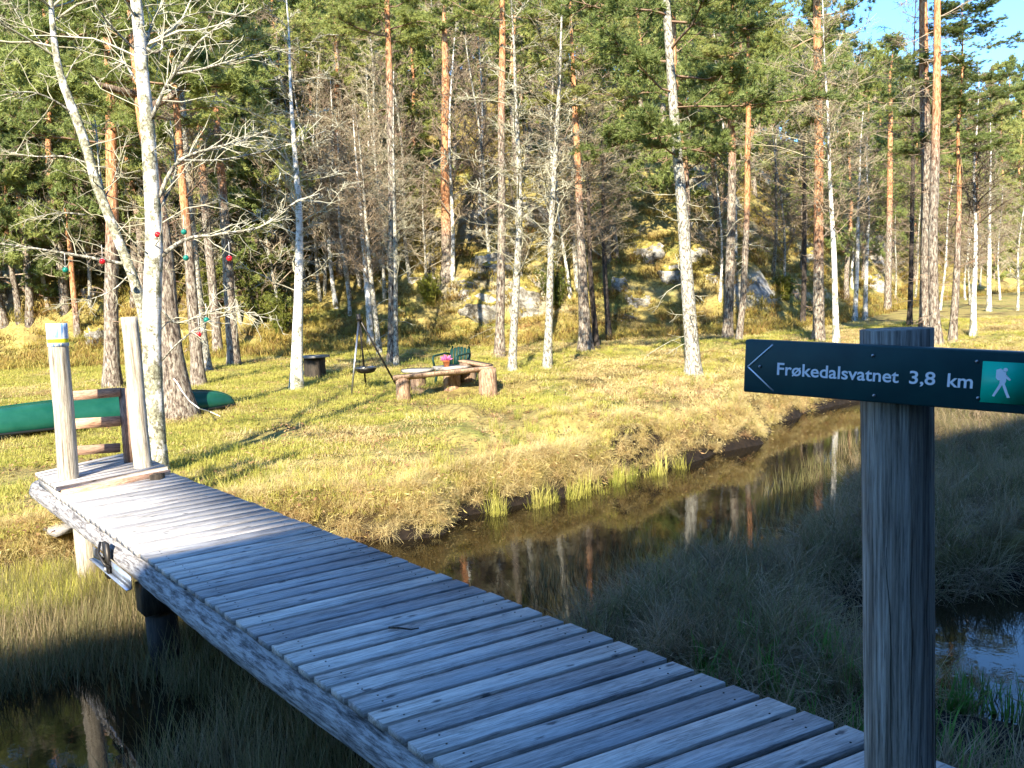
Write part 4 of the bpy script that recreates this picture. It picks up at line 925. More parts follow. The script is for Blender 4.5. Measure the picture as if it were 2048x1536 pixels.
# the tall white birch beside the poles, and its leaning companion
def big_birch(label, px, limbs, d, lich, twig_l, seed):
    g0 = Q(px[0][0], px[0][1], d); zg = gz(g0[0], g0[1]); loc = np.array([g0[0], g0[1], zg])
    T = thing('birch_tree', label, 'birch', loc); pts = [np.array([*Q(x, y, d), .9 * w_ / F * d / 2]) for x, y, w_ in px]
    pts[0][2] = zg - .1; last = pts[-1]; pr = pts[-3]; dr = last[:3] - pr[:3]; dr /= np.linalg.norm(dr)
    for k in range(1, 6): pts.append(np.array([*(last[:3] + dr * .65 * k + rng.normal(size=3) * .03), last[3] * (1 - .18 * k)]))
    sm = smooth_poly(pts, 60); hg = sm[:, 2] - zg; r = sm[:, 3] * (1 + .2 * np.exp(-np.clip(hg, 0, 9) / .2))
    mb = MB(); mb.tube(sm[:, :3] - loc, r, 20, lich + .11 * np.exp(-np.clip(hg, 0, 9) / 2.4), jit=.05); link('trunk', mb.mesh('trunk', True), M['birch'], T)
    s = Seg(); paths = []
    for pxs, d1, r0 in limbs:
        r0 *= .82; lp = px_limb(T, pxs, d, d + d1, r0, r0 * .3, M['birch'] if lich < .05 and r0 > .03 else M['lichen']); paths.append(lp)
        twigs(s, lp[3:], twig_l * 1.25, 1.3, max(.007, r0 * .26), 2, .0, .22)
    # crown above and small shoots along the stem
    top = sm[int(len(sm) * .62):, :3]
    for k in range(16):
        i_ = rng.integers(0, len(top) - 1); a = rng.random() * 6.28; dd = np.array([math.cos(a), math.sin(a), .5 + .5 * rng.random()]); dd /= np.linalg.norm(dd)
        w_ = np.array(wander(top[i_], dd, 1.1 + 1.2 * rng.random(), 6, .18, .0)); s.path(w_, .018, .006); twigs(s, w_, .5, 1.0, .006, 2, 0, .22)
    for k in range(22):
        i_ = rng.integers(int(len(sm) * .2), len(sm) - 5); a = rng.random() * 6.28; dd = np.array([math.cos(a), math.sin(a), .3]); dd /= np.linalg.norm(dd)
        w_ = np.array(wander(sm[i_, :3], dd, .3 + .7 * rng.random(), 4, .25, .0)); s.path(w_, .009, .004); twigs(s, w_, .25, .8, .004, 1, 0, .25)
    mb = MB(); mb.segs(np.array(s.p0) - loc, np.array(s.p1) - loc, np.array(s.r0), np.array(s.r1)); link('twigs', mb.mesh('twigs'), M['paletwig'], T)
    return T, paths
DBI = 9.5
B1, pa1 = big_birch('tall white-barked birch hung with baubles beside the right pole', [(316,948,46),(314,900,42),(310,820,40),(305,740,40),(303,650,39),(306,560,38),(309,500,37),(307,430,33),(301,340,31),(296,260,29),(287,180,27),(281,90,25),(272,0,22)], [
    ([(322,512),(350,490),(380,474),(430,470),(490,462),(525,455),(560,425),(600,398),(640,388)], .9, .034),
    ([(318,395),(335,350),(358,318),(400,303),(450,290),(480,285),(505,270),(540,262)], .5, .028),
    ([(355,320),(400,322),(450,320),(520,305),(580,290),(650,262)], 1.0, .022),
    ([(302,240),(315,210),(330,175),(350,145),(375,115),(400,80),(440,50),(480,25)], -.6, .030),
    ([(350,148),(400,140),(450,125),(500,112),(560,95)], -.2, .02),
    ([(285,110),(300,60),(310,30),(330,5)], .4, .024),
    ([(272,100),(240,72),(215,45),(190,10)], -.5, .022),
    ([(281,175),(265,150),(250,125),(238,118)], .3, .022),
    ([(290,95),(310,108),(328,95),(322,70)], .1, .024),
    ([(325,620),(345,650),(380,640),(420,625),(460,610),(500,630),(560,640)], .9, .020),
    ([(325,720),(350,690),(400,650),(440,632),(475,625)], -.6, .014),
    ([(318,420),(340,380),(352,345),(350,290),(340,240)], .7, .022),
  ], DBI, .025, .42, 1)
B2, pa2 = big_birch('leaning mottled birch rising left behind the tall white one', [(318,920,26),(312,820,24),(300,720,22),(285,620,22),(262,540,21),(240,490,20),(215,425,20),(192,370,20),(178,310,19),(158,250,19),(138,200,18),(120,150,15),(108,90,13),(102,0,10)], [
    ([(250,528),(215,522),(180,515),(140,508),(90,500),(40,492),(-20,485)], -.7, .030),
    ([(232,455),(210,400),(198,340),(195,280),(190,240)], .5, .022),
    ([(205,400),(225,370),(240,320),(255,270)], .6, .014),
    ([(170,430),(130,425),(90,430),(50,440)], -.5, .016),
    ([(150,230),(110,200),(60,180),(10,190)], -.5, .016),
    ([(185,330),(130,310),(70,315),(0,300)], .5, .014),
    ([(262,545),(230,580),(180,600),(120,610)], -.4, .012),
    ([(110,120),(80,80),(40,40),(20,0)], .2, .012),
    ([(125,170),(150,120),(180,90)], .2, .012),
  ], DBI + .35, .10, .42, 2)

# baubles hanging from the birches
BAL = [(315,469,'red','red bauble against the white trunk at bough height'), (368,464,'green','green bauble higher up just right of the white trunk'), (372,516,'green','green bauble hanging below the big right-hand bough'),
       (459,517,'red','red bauble farthest out under the big right-hand bough'), (205,523,'red','red bauble under the left bough of the leaning birch'), (131,540,'green','green bauble hanging farthest left under the long bough'),
       (398,669,'red','lowest red bauble, over the canoe tip'), (413,640,'green','lowest green bauble, just above the low red one')]
for x, y, cname, lb in BAL:
    p = Q(x, y, DBI - .22); o = thing('bauble', lb, 'bauble', p, group='glass baubles hung in the birches')
    n1, n2 = 10, 14; V = [(0, 0, .033)] + [(.033 * math.sin(PI * i_ / n1) * math.cos(2 * PI * j / n2), .033 * math.sin(PI * i_ / n1) * math.sin(2 * PI * j / n2), .033 * math.cos(PI * i_ / n1)) for i_ in range(1, n1) for j in range(n2)] + [(0, 0, -.033)]
    q = [(1 + i_ * n2 + j, 1 + (i_ + 1) * n2 + j, 1 + (i_ + 1) * n2 + (j + 1) % n2, 1 + i_ * n2 + (j + 1) % n2) for i_ in range(n1 - 2) for j in range(n2)]
    tr = [(0, 1 + j, 1 + (j + 1) % n2) for j in range(n2)] + [(len(V) - 1, 1 + (n1 - 2) * n2 + (j + 1) % n2, 1 + (n1 - 2) * n2 + j) for j in range(n2)]
    mb = MB(); mb.add(V, q, tr); link('ball', mb.mesh('ball', True), M['red' if cname == 'red' else 'gball'], o)
    mb = MB(); mb.tube([(0, 0, .03), (0, 0, .042)], .009, 8); link('cap', mb.mesh('cap'), M['steel'], o)
    mb = MB(); mb.tube([(0, 0, .04), (.004, 0, .10), (0, .01, .19)], .0022, 4); link('string', mb.mesh('string'), M['rope'], o)

# ------------------------------------------------------------------ wood up the hillside: every tree a thing
def straight_trunk(h_, r_, kind, lean=.25):
    n = 14; z = np.linspace(-.8, h_, n); a = rng.random() * 6.28; b_ = rng.random() * 6.28
    x = lean * np.clip(z / h_, 0, 1) ** 1.5 * math.cos(a) + .10 * np.sin(z * .8 + b_); y = lean * np.clip(z / h_, 0, 1) ** 1.5 * math.sin(a) + .10 * np.cos(z * .7 + b_)
    x -= x[1]; y -= y[1]
    r = r_ * (1 - .8 * np.clip(z / h_, 0, 1) ** 1.1) * (1 + .3 * np.exp(-np.clip(z, 0, 9) / .25))
    at = np.clip((z - h_ * .28) / (h_ * .15), 0, 1) if kind == 'pine' else np.full(n, .05)
    mb = MB(); mb.tube(np.stack([x, y, z], 1), r, 8, at, jit=.06); me = mb.mesh('trunk', True)
    return me, (lambda hh: np.array([np.interp(hh, z, x), np.interp(hh, z, y), hh]))
BGP = []
for k in range(6):
    h_ = (13, 11, 15, 9, 12, 8)[k]; me, f_ = straight_trunk(h_, .15, 'pine'); me.materials.append(M['pine']); c_ = PC[k % 4]
    lo_ = (.30, .24, .34, .14, .26, .12)[k]; BGP.append((me, c_, f_(h_ * lo_), f_(h_), f_(h_ * .1), h_))
BGB = []
for k in range(5):
    h_ = (10, 8.5, 11, 9, 7.5)[k]; me, f_ = straight_trunk(h_, .085, 'birch', .6); me.materials.append(M['birch'] if k % 2 else M['lichen']); c_ = BC[k % 4]
    BGB.append((me, c_, f_(h_ * .17), f_(h_), h_))
def part(T, name, me, A, B, L_, sc, rz):
    o = bpy.data.objects.new(name, me); COL.objects.link(o); o.parent = T; v = Vector(B - A)
    o.rotation_mode = 'QUATERNION'; o.rotation_quaternion = v.to_track_quat('Z', 'Y') @ Euler((0, 0, rz)).to_quaternion(); o.location = Vector(A); o.scale = (sc, sc, v.length / L_)
COLS = [(-200, 210, 'left of the leaning birch'), (210, 480, 'above the canoe'), (480, 660, 'above the dark stump table'), (660, 830, 'above the fire tripod'), (830, 980, 'above the log bench'),
        (980, 1150, 'above the two lichened birches'), (1150, 1330, 'left of the leaning pale pine'), (1330, 1500, 'around the leaning pale pine'), (1500, 1660, 'above the sign lettering'),
        (1660, 1800, 'above the sign figures'), (1800, 1910, 'behind the twin pines'), (1910, 2400, 'right of the twin pines')]
LOWT = {'low': 'near the foot of the slope', 'mid': 'half way up the slope', 'high': 'high on the slope'}
def region(x, y, z):
    v = np.array([x, y, z - H]); px = 1024 + F * (v @ rt) / (v @ fw); s = y - float(hillfoot(x))
    return next((t for a, b_, t in COLS if a <= px < b_), COLS[-1][2]), LOWT['low' if s < 9 else ('mid' if s < 28 else 'high')]
def bg_tree(kind, x, y, sc=1.0, k=None, dead=.5):
    z = gz(x, y); s_, h_ = region(x, y, z)
    if kind == 'pine':
        k = rng.integers(6) if k is None else k
        me, c_, A, B, D_, hh = BGP[k]
        aj = ('tall', 'medium-sized', 'towering', 'short', 'slender', 'small bushy')[k]
        T = thing('pine_tree', f'{aj} green pine {h_}, {s_}', 'pine', (x, y, z), (rng.normal() * .02, rng.normal() * .02, rng.random() * 6.28), f'{aj} pines {h_}, {s_}')
        T.scale = (sc,) * 3; o = bpy.data.objects.new('trunk', me); COL.objects.link(o); o.parent = T; rz = rng.random() * 6.28
        cs = 1.0 + .25 * rng.random(); part(T, 'branches', c_[1], A, B, c_[0], cs, rz); part(T, 'needles', c_[2], A, B, c_[0], cs, rz)
        if rng.random() < dead: part(T, 'dead_branches', DB[k % 3][1], D_, A, 5.0, .8, rz)
    else:
        k = rng.integers(5) if k is None else k
        me, c_, A, B, hh = BGB[k]
        aj = ('tall', 'slim', 'towering', 'slender', 'small')[k]
        T = thing('birch_tree', f'{aj} bare brown birch {h_}, {s_}', 'birch', (x, y, z), (rng.normal() * .04, rng.normal() * .04, rng.random() * 6.28), f'{aj} bare birches {h_}, {s_}')
        T.scale = (sc,) * 3; o = bpy.data.objects.new('trunk', me); COL.objects.link(o); o.parent = T; part(T, 'branches', c_[1], A, B, c_[0], 1.0 + .3 * rng.random(), rng.random() * 6.28)
placed = []
def ok(x, y, dm):
    for a, b_ in placed:
        if (a - x) ** 2 + (b_ - y) ** 2 < dm * dm: return False
    return True
n_p = n_b = 0; far_sites = []
tries = 0
while n_p + n_b + len(far_sites) < 430 and tries < 20000:
    tries += 1
    y = 31 + 70 * rng.random() ** 1.2; u = rng.uniform(-.70, .70); x = u * y
    s = y - float(hillfoot(x))
    if s < 1.5: continue
    if s < 26 and -.13 < u < .42 and rng.random() < .84: continue
    if s < 14 and u <= -.13 and rng.random() < .35: continue      # the open sunlit knoll and crag
    if not ok(x, y, 1.5 + y * .009): continue
    placed.append((x, y))
    pp_ = .60 + .25 * (y > 50) - .25 * (-.3 < u < -.02 and y < 60)
    if y > 79: far_sites.append((x, y, rng.random() < pp_))
    elif rng.random() < pp_: bg_tree('pine', x, y, .85 + .3 * rng.random()); n_p += 1
    else: bg_tree('birch', x, y, .9 + .35 * rng.random()); n_b += 1
# the wood farthest up the hill, which reads as one mass
def joined(name, parts_):
    """one mesh from several (mesh, matrix) pieces, materials kept"""
    Vs = []; Q4 = []; T3 = []; mq = []; mt_ = []; hs = []; mats_ = []; n0 = 0
    for me_, M4 in parts_:
        n = len(me_.vertices); co = np.zeros(n * 3, np.float32); me_.vertices.foreach_get('co', co); co = co.reshape(-1, 3)
        A4 = np.array(M4); Vs.append(co @ A4[:3, :3].T + A4[:3, 3]); h_ = np.zeros(n, np.float32); me_.attributes['h'].data.foreach_get('value', h_); hs.append(h_)
        lt = np.zeros(len(me_.polygons), np.int32); me_.polygons.foreach_get('loop_total', lt); li = np.zeros(len(me_.loops), np.int32); me_.loops.foreach_get('vertex_index', li)
        st_ = np.concatenate([[0], np.cumsum(lt)[:-1]]); mi = len(mats_); mats_.append(me_.materials[0])
        for k_, LQ, mm in ((4, Q4, mq), (3, T3, mt_)):
            sel = st_[lt == k_]
            if len(sel): LQ.append(li[sel[:, None] + np.arange(k_)] + n0); mm.append(np.full(len(sel), mi))
        n0 += n
    fl = []; mi = []
    if Q4: fl.append(np.concatenate(Q4)); mi.append(np.concatenate(mq))
    if T3: fl.append(np.concatenate(T3)); mi.append(np.concatenate(mt_))
    out = npmesh(name, np.concatenate(Vs), fl, {'h': np.concatenate(hs)}, False, np.concatenate(mi))
    for m__ in mats_: out.materials.append(m__)
    return out
def partM(A, B, L_, sc, rz):
    v = Vector(B - A); return Matrix.Translation(Vector(A)) @ (v.to_track_quat('Z', 'Y') @ Euler((0, 0, rz)).to_quaternion()).to_matrix().to_4x4() @ Matrix.Diagonal((sc, sc, v.length / L_, 1))
# left-hand thicket in front of the slope
for (px, py, kd, sc) in ((40,640,'pine',.8), (95,610,'birch',.9), (10,600,'birch',1.), (300,640,'birch',.9), (520,640,'pine',.6), (560,655,'birch',.8), (640,600,'birch',.9), (480,640,'birch',.8),
                         (700,600,'birch',.85), (850,590,'birch',.7), (-40,620,'pine',.9), (60,590,'pine',.75), (180,610,'birch',.9), (340,610,'pine',.85), (2020,560,'birch',.8), (1930,600,'birch',.8), (2060,590,'pine',.9), (1990,575,'pine',.7)):
    g_ = G(px, py); bg_tree(kd, g_[0], g_[1], sc)

# a nearer belt of small birches and young pines at the foot of the slope
for px, py, kd, sc, k in ((1250,585,'pine',.9,3), (1705,575,'pine',.9,3), (1130,560,'pine',.8,5), (1215,520,'pine',1.,3), (1500,520,'pine',1.,3), 
        (60,640,'pine',1.,3), (130,620,'pine',1.1,1), (10,650,'pine',1.,5), (270,600,'pine',1.1,3), (430,600,'pine',1.1,1), (560,560,'pine',1.1,3), (480,590,'pine',1.,5), (760,520,'pine',1.,3), (330,590,'pine',1.,3),
        (650,590,'birch',.9,2), (720,570,'birch',1.,0), (770,600,'birch',.9,2), (820,560,'birch',1.,0), (610,570,'birch',1.,2), (700,630,'birch',.85,1), (540,610,'birch',.9,2), (860,620,'birch',.75,4), (930,560,'birch',.8,1), (1050,600,'birch',.8,4),
        (1090,590,'birch',.9,2), (1140,590,'birch',.85,1), (1190,560,'birch',.95,2), (1280,560,'birch',.9,2), (1440,600,'birch',.7,3), (1530,610,'birch',.8,1), (1570,590,'birch',.8,0),
        (1650,600,'birch',.8,3), (1750,600,'birch',.8,1), (1790,600,'birch',.8,4), (1880,620,'birch',.8,1), (1830,600,'birch',.9,2), (1940,610,'birch',.75,0), (2000,600,'birch',.8,3), (2035,620,'birch',.7,1), (1960,580,'birch',.9,2),
        (980,520,'birch',.9,2), (1010,480,'pine',1.,3), (900,450,'birch',.9,0), (840,420,'pine',1.,5), (1080,500,'birch',1.,2), (960,430,'birch',1.,1), (390,620,'birch',.9,3), (350,630,'birch',.8,1), (230,620,'birch',.9,0)):
    belt_n = globals().get('belt_n', 0) + 1
    if 840 < px < 1800 and (belt_n % 5 in (0, 2, 3) or (kd == 'pine' and py > 530)): continue
    g_ = G(px, py); bg_tree(kd, g_[0], g_[1], sc, k)
# junipers
def juniper(px, py, h_, w_, lb):
    g_ = G(px, py); T = thing('juniper_bush', lb, 'bush', g_, group='junipers and low bushes on the slope'); s = Seg(); C_ = []; D_ = []
    for k in range(46):
        a = rng.random() * 6.28; d = np.array([math.cos(a) * w_ * rng.random(), math.sin(a) * w_ * rng.random(), h_]); d_ = d / np.linalg.norm(d); pts = np.array(wander((0, 0, 0), d_, h_ * (.5 + .5 * rng.random()), 5, .12, .02)); s.path(pts, .015, .004)
        for p in pts[1:]:
            for _ in range(7): C_.append(p + rng.normal(size=3) * .09); D_.append(d_ + rng.normal(size=3) * .4)
    link('stems', seg_mesh('stems', s), M['twig'], T); V, Tn = needles(np.array(C_), np.array(D_), 9, .10, .011); link('foliage', needle_mesh('foliage', V, Tn), M['juniper'], T)
juniper(520, 650, 3.2, .35, 'tall yellow-green juniper left of the white-footed birch')
juniper(560, 670, 1.6, .4, 'low juniper at the foot of the white-footed birch')
juniper(1570, 600, 1.1, .6, 'small round juniper on the sunny slope above the sign')
juniper(1110, 620, 1.8, .5, 'olive juniper beside the dark rock hollow')
juniper(640, 520, 2.2, .5, 'juniper high on the shaded bank above the stump table')
juniper(860, 610, 1.2, .7, 'low juniper at the foot of the mossy knoll')
juniper(420, 640, 2.4, .35, 'narrow juniper among the trunks behind the canoe')

# ------------------------------------------------------------------ rocks
def rock(px, py, w_, h_, lb, depth=.8, sink=.3, dist=None):
    g_ = G(px, py); d = g_[1]; W = w_ / F * d * .82; Hh = h_ / F * d * .85
    n1, n2 = 30, 44; V = []; sd = int(rng.integers(1000))
    for i_ in range(n1 + 1):
        for j in range(n2):
            a = PI * i_ / n1; b_ = 2 * PI * j / n2; v = np.array([math.sin(a) * math.cos(b_), math.sin(a) * math.sin(b_), math.cos(a)])
            v = np.sign(v) * np.abs(v) ** .8
            V.append(v)
    V = np.array(V); f_ = 1 + .42 * fbm(V[:, 0] * 1.8 + sd + V[:, 2] * 1.1, V[:, 1] * 1.8 + V[:, 2] * 1.9 + 5, 3, sd) + .30 * np.abs(fbm(V[:, 0] * 4.1 + sd - V[:, 2] * 2.1, V[:, 1] * 4.4 + V[:, 2] * 3.3, 4, sd + 3))
    V = V * f_[:, None] * [W / 2 * .85, W / 2 * depth, Hh * .62]
    q = [(i_ * n2 + j, (i_ + 1) * n2 + j, (i_ + 1) * n2 + (j + 1) % n2, i_ * n2 + (j + 1) % n2) for i_ in range(n1) for j in range(n2)]
    mb = MB(); mb.add(V, q); o = link('rock', mb.mesh('rock', False), M['rock'], None, g_ + np.array([0, W * .3, Hh * (.5 - sink)]), (rng.normal() * .15, rng.normal() * .15, rng.random() * .5))
    tag(o, lb, 'rock', 'bare rocks showing through the moss')
for a in ((188,690,56,50,'pale rounded boulder in dry grass left of the leaning pole'), (865,372,58,85,'tall white rock face high up left of the orange pine',.6), (985,545,120,62,'broad white-grey outcrop right of the orange pine'),
          (960,640,120,70,'dark grey boulder at the foot of the knoll behind the bench'), (1050,625,110,95,'big shadowed boulder behind the two lichened birches'), (935,590,60,45,'small pale boulder half way up the knoll'),
          (862,545,26,70,'narrow upright rock left of the orange pine'), (1280,612,62,34,'bright white rock low on the sunny slope'), (1250,640,60,22,'flat pale stone at the foot of the sunny slope'),
          (1340,560,70,40,'white ledge left of the tall leaning pine'), (1300,520,90,50,'grey ledge with a dark crack on the sunny slope'), (1390,520,70,50,'pale crag behind the tall leaning pine'),
          (1750,580,50,40,'light boulder right of the smooth slab on the right slope'), (1745,520,80,80,'smooth tilted grey slab on the right slope'), (1240,580,50,40,'broken white rock beside the thin dark trunks'), (1180,470,90,50,'grey crag between the thin trunks on the upper slope'),
          (640,540,50,30,'grey rock on the shaded bank behind the stump table'), (1060,440,120,60,'long grey crag above the knoll'), (1620,520,60,34,'low pale rock behind the tall orange pine'), (545,305,50,60,'pale cliff patch high in the left wood',.6)):
    rock(*a[:5], *(a[5:] or ()))

for k in range(34):
    px_r = float(rng.uniform(820, 1800)) if k < 26 else float(rng.uniform(120, 800)); py_r = float(rng.uniform(455, 620)) - (60 if rng.random() < .3 else 0)
    g_ = G(px_r, py_r); s_, h_ = region(g_[0], g_[1], g_[2]); rock(px_r, py_r, float(rng.uniform(20, 46)), float(rng.uniform(12, 30)), f'small rock fragment {h_}, {s_}', .8, .38)
# ------------------------------------------------------------------ grasses (stuff)
PROTO = bpy.data.collections.new('plant_prototypes')
def blades(n, spread, hmin, hmax, wid, lean, bend, segs=3, flat=1.0):
    """n blades of grass in one clump"""
    V = []; T = []; A_ = []
    a = rng.random(n) * 2 * PI; rad = spread * np.sqrt(rng.random(n)); b0 = np.stack([rad * np.cos(a), rad * np.sin(a), np.zeros(n)], 1)
    la = rng.random(n) * 2 * PI; L_ = rng.uniform(hmin, hmax, n); tilt = np.abs(rng.normal(lean, .25, n)); bd = rng.normal(bend, bend * .4, n)
    side = np.stack([-np.sin(la), np.cos(la), np.zeros(n)], 1); p = b0.copy(); rows = []
    for k in range(segs + 1):
        t = k / segs; w_ = wid * (1 - .85 * t) * (.7 + .6 * rng.random()); rows.append((p - side * w_, p + side * w_))
        an = np.clip(tilt + bd * t, 0, 2.3); d = np.stack([np.cos(la) * np.sin(an), np.sin(la) * np.sin(an), np.cos(an) * flat], 1); p = p + d * (L_ / segs)[:, None]
    Vv = np.stack([x for r in rows for x in r], 1).reshape(-1, 3); nv = 2 * (segs + 1); base = np.arange(n)[:, None] * nv
    q = np.concatenate([base + np.array([[2 * k, 2 * k + 1, 2 * k + 3, 2 * k + 2]]) for k in range(segs)])
    h = np.tile(np.repeat(np.linspace(0, 1, segs + 1), 2), n)
    Vv[:, 2] = np.maximum(Vv[:, 2], -.03 + .02 * rng.random(len(Vv)))
    return Vv, q, h
def proto_set(name, mat_, count, **k):
    c = bpy.data.collections.new(name)
    for i_ in range(count):
        V, q, h = blades(**k); mb = MB(); mb.add(V, q, None, h); me = mb.mesh(name); me.materials.append(mat_); o = bpy.data.objects.new(f'{name}_{i_}', me); c.objects.link(o)
    return c
def scatter(name, pts, rot, scl, coll, ncoll, label):
    me = bpy.data.meshes.new(name); me.vertices.add(len(pts)); me.vertices.foreach_set('co', np.asarray(pts, np.float32).ravel())
    a = me.attributes.new('rot', 'FLOAT_VECTOR', 'POINT'); a.data.foreach_set('vector', np.asarray(rot, np.float32).ravel())
    a = me.attributes.new('scl', 'FLOAT', 'POINT'); a.data.foreach_set('value', np.asarray(scl, np.float32))
    a = me.attributes.new('idx', 'INT', 'POINT'); a.data.foreach_set('value', rng.integers(0, ncoll, len(pts)).astype(np.int32))
    o = bpy.data.objects.new(name, me); COL.objects.link(o); tag(o, label, None, None, 'stuff'); o['category'] = 'grass'
    ng = bpy.data.node_groups.new(name, 'GeometryNodeTree')
    ng.interface.new_socket('Geometry', in_out='INPUT', socket_type='NodeSocketGeometry'); ng.interface.new_socket('Geometry', in_out='OUTPUT', socket_type='NodeSocketGeometry')
    gi = ng.nodes.new('NodeGroupInput'); go = ng.nodes.new('NodeGroupOutput'); ip = ng.nodes.new('GeometryNodeInstanceOnPoints'); ci = ng.nodes.new('GeometryNodeCollectionInfo')
    ci.inputs[0].default_value = coll; ci.inputs[1].default_value = True; ci.inputs[2].default_value = True
    def na(n_, t):
        x = ng.nodes.new('GeometryNodeInputNamedAttribute'); x.data_type = t; x.inputs[0].default_value = n_; return [s for s in x.outputs if s.enabled][0]
    L = ng.links.new; L(gi.outputs[0], ip.inputs['Points']); L(ci.outputs[0], ip.inputs['Instance']); ip.inputs['Pick Instance'].default_value = True
    L(na('idx', 'INT'), ip.inputs['Instance Index']); L(na('rot', 'FLOAT_VECTOR'), ip.inputs['Rotation']); L(na('scl', 'FLOAT'), ip.inputs['Scale']); L(ip.outputs[0], go.inputs[0])
    md = o.modifiers.new('scatter', 'NODES'); md.node_group = ng; return o
def sample(n, y0, y1, u0=-.72, u1=.72, pw=1.0):
    """random places in the wedge of ground ahead, denser close by"""
    y = y0 + (y1 - y0) * rng.random(n) ** pw; x = rng.uniform(u0, u1, n) * (y + 1.2); return x, y
def put(name, x, y, coll, nc, smin, smax, label, tilt=.12, sink=.0, ysc=0.0):
    z = terrain(x, y) - sink; rot = np.stack([rng.normal(0, tilt, len(x)), rng.normal(0, tilt, len(x)), rng.random(len(x)) * 6.28], 1)
    return scatter(name, np.stack([x, y, z], 1), rot, rng.uniform(smin, smax, len(x)) * (1 + ysc * y), coll, nc, label)
def wd(x, y): return np.minimum(sdist(STREAM, x, y), sdist(PUDDLE, x, y))
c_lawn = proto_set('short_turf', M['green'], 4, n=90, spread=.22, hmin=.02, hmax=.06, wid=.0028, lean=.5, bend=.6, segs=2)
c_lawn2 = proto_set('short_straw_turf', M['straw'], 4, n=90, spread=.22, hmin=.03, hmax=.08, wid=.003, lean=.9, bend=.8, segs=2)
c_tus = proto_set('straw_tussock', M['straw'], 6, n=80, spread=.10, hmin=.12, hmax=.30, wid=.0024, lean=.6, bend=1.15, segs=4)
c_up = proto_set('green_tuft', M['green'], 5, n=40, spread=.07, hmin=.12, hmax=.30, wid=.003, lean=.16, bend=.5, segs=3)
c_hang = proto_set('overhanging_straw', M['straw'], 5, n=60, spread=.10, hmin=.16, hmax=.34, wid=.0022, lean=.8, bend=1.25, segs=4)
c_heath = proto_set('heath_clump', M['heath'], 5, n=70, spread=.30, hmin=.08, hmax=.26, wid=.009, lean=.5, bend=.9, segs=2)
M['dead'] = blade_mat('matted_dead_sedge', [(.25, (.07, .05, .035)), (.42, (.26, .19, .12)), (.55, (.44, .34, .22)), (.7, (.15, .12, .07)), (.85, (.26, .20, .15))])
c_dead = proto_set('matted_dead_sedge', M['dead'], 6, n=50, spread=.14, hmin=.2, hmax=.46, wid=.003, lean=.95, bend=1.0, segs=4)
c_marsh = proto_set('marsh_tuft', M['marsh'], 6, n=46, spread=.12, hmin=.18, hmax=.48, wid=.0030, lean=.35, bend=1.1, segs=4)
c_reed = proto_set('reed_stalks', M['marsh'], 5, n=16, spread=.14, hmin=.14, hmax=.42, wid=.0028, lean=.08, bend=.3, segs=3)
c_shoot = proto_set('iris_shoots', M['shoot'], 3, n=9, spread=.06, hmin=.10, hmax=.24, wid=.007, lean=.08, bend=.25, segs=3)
LM = simple_rand('brown_fallen_leaves', [(.3, (.10, .05, .025)), (.5, (.26, .14, .06)), (.75, (.40, .27, .12))], .8, 30)
c_leaf = bpy.data.collections.new('leaf_litter')
for i_ in range(4):
    n = 14; c_ = rng.normal(0, .28, (n, 3)) * [1, 1, 0] + [0, 0, .045]; a = rng.random(n) * 6.28; u = np.stack([np.cos(a), np.sin(a), rng.normal(0, .35, n)], 1) * .024; v = np.stack([-np.sin(a), np.cos(a), rng.normal(0, .35, n)], 1) * .015
    V = np.stack([c_ - u, c_ - v + [0, 0, .006], c_ + u, c_ + v + [0, 0, .006]], 1).reshape(-1, 3); mb = MB(); mb.add(V, np.arange(n * 4).reshape(-1, 4)); me = mb.mesh('leaf_litter'); me.materials.append(LM); c_leaf.objects.link(bpy.data.objects.new(f'leaf_litter_{i_}', me))
c_far = bpy.data.collections.new('far_wood_trees')
for k_, (b_, idx_) in enumerate(((BGP, 0), (BGP, 4), (BGP, 2), (BGB, 0), (BGB, 1))):
    e_ = b_[idx_]; c_ = e_[1]; X_ = Matrix.Identity(4)
    Mp = partM(e_[2], e_[3], c_[0], 1.15, k_)
    c_far.objects.link(bpy.data.objects.new(f'far_tree_{k_}', joined('far_tree', [(e_[0], X_)] + [(q_, Mp) for q_ in c_[1:]])))
fx = np.array([(a, b_) for a, b_, _ in far_sites]); fz = terrain(fx[:, 0], fx[:, 1])
fo = scatter('far_wood', np.stack([fx[:, 0], fx[:, 1], fz], 1), np.stack([fz * 0, fz * 0, rng.random(len(fz)) * 6.28], 1), rng.uniform(.85, 1.15, len(fz)), c_far, 5, 'dense far wood of pines and birches along the top of the hill')
fo['category'] = 'wood'; ii = np.array([rng.integers(0, 3) if p_ else rng.integers(3, 5) for _, _, p_ in far_sites], np.int32); fo.data.attributes['idx'].data.foreach_set('value', ii)
# avoid the landing and the canoe
def free(x, y):
    k = np.ones(len(x), bool); k &= ~((x > -5.3) & (x < -3.3) & (y > 6.9) & (y < 8.9) & (sdist([tuple(A_), tuple(B_), tuple(F_), tuple(E_)], x, y) < .02))
    dx = x - cc[0]; dy = y - cc[1]; a = dx * ax[0] + dy * ax[1]; b_ = -dx * ax[1] + dy * ax[0]; k &= ~((np.abs(a) < 2.5) & (np.abs(b_) < .36)); return k
x, y = sample(26000, 6.3, 33, pw=1.25); k = (farside(x, y) > -.5) & (wd(x, y) > .3) & free(x, y) & (y < hillfoot(x) + 2); x, y = x[k], y[k]
gr = fbm(x * .5, y * .5, 3, 77) + .30 * sst(2, -5, x) + .04; bare = fbm(x * .8, y * .8, 3, 133) < -.28 + .10 * (y < 14); x, y, gr = x[~bare], y[~bare], gr[~bare]; isg = gr + rng.normal(0, .12, len(x)) > .02
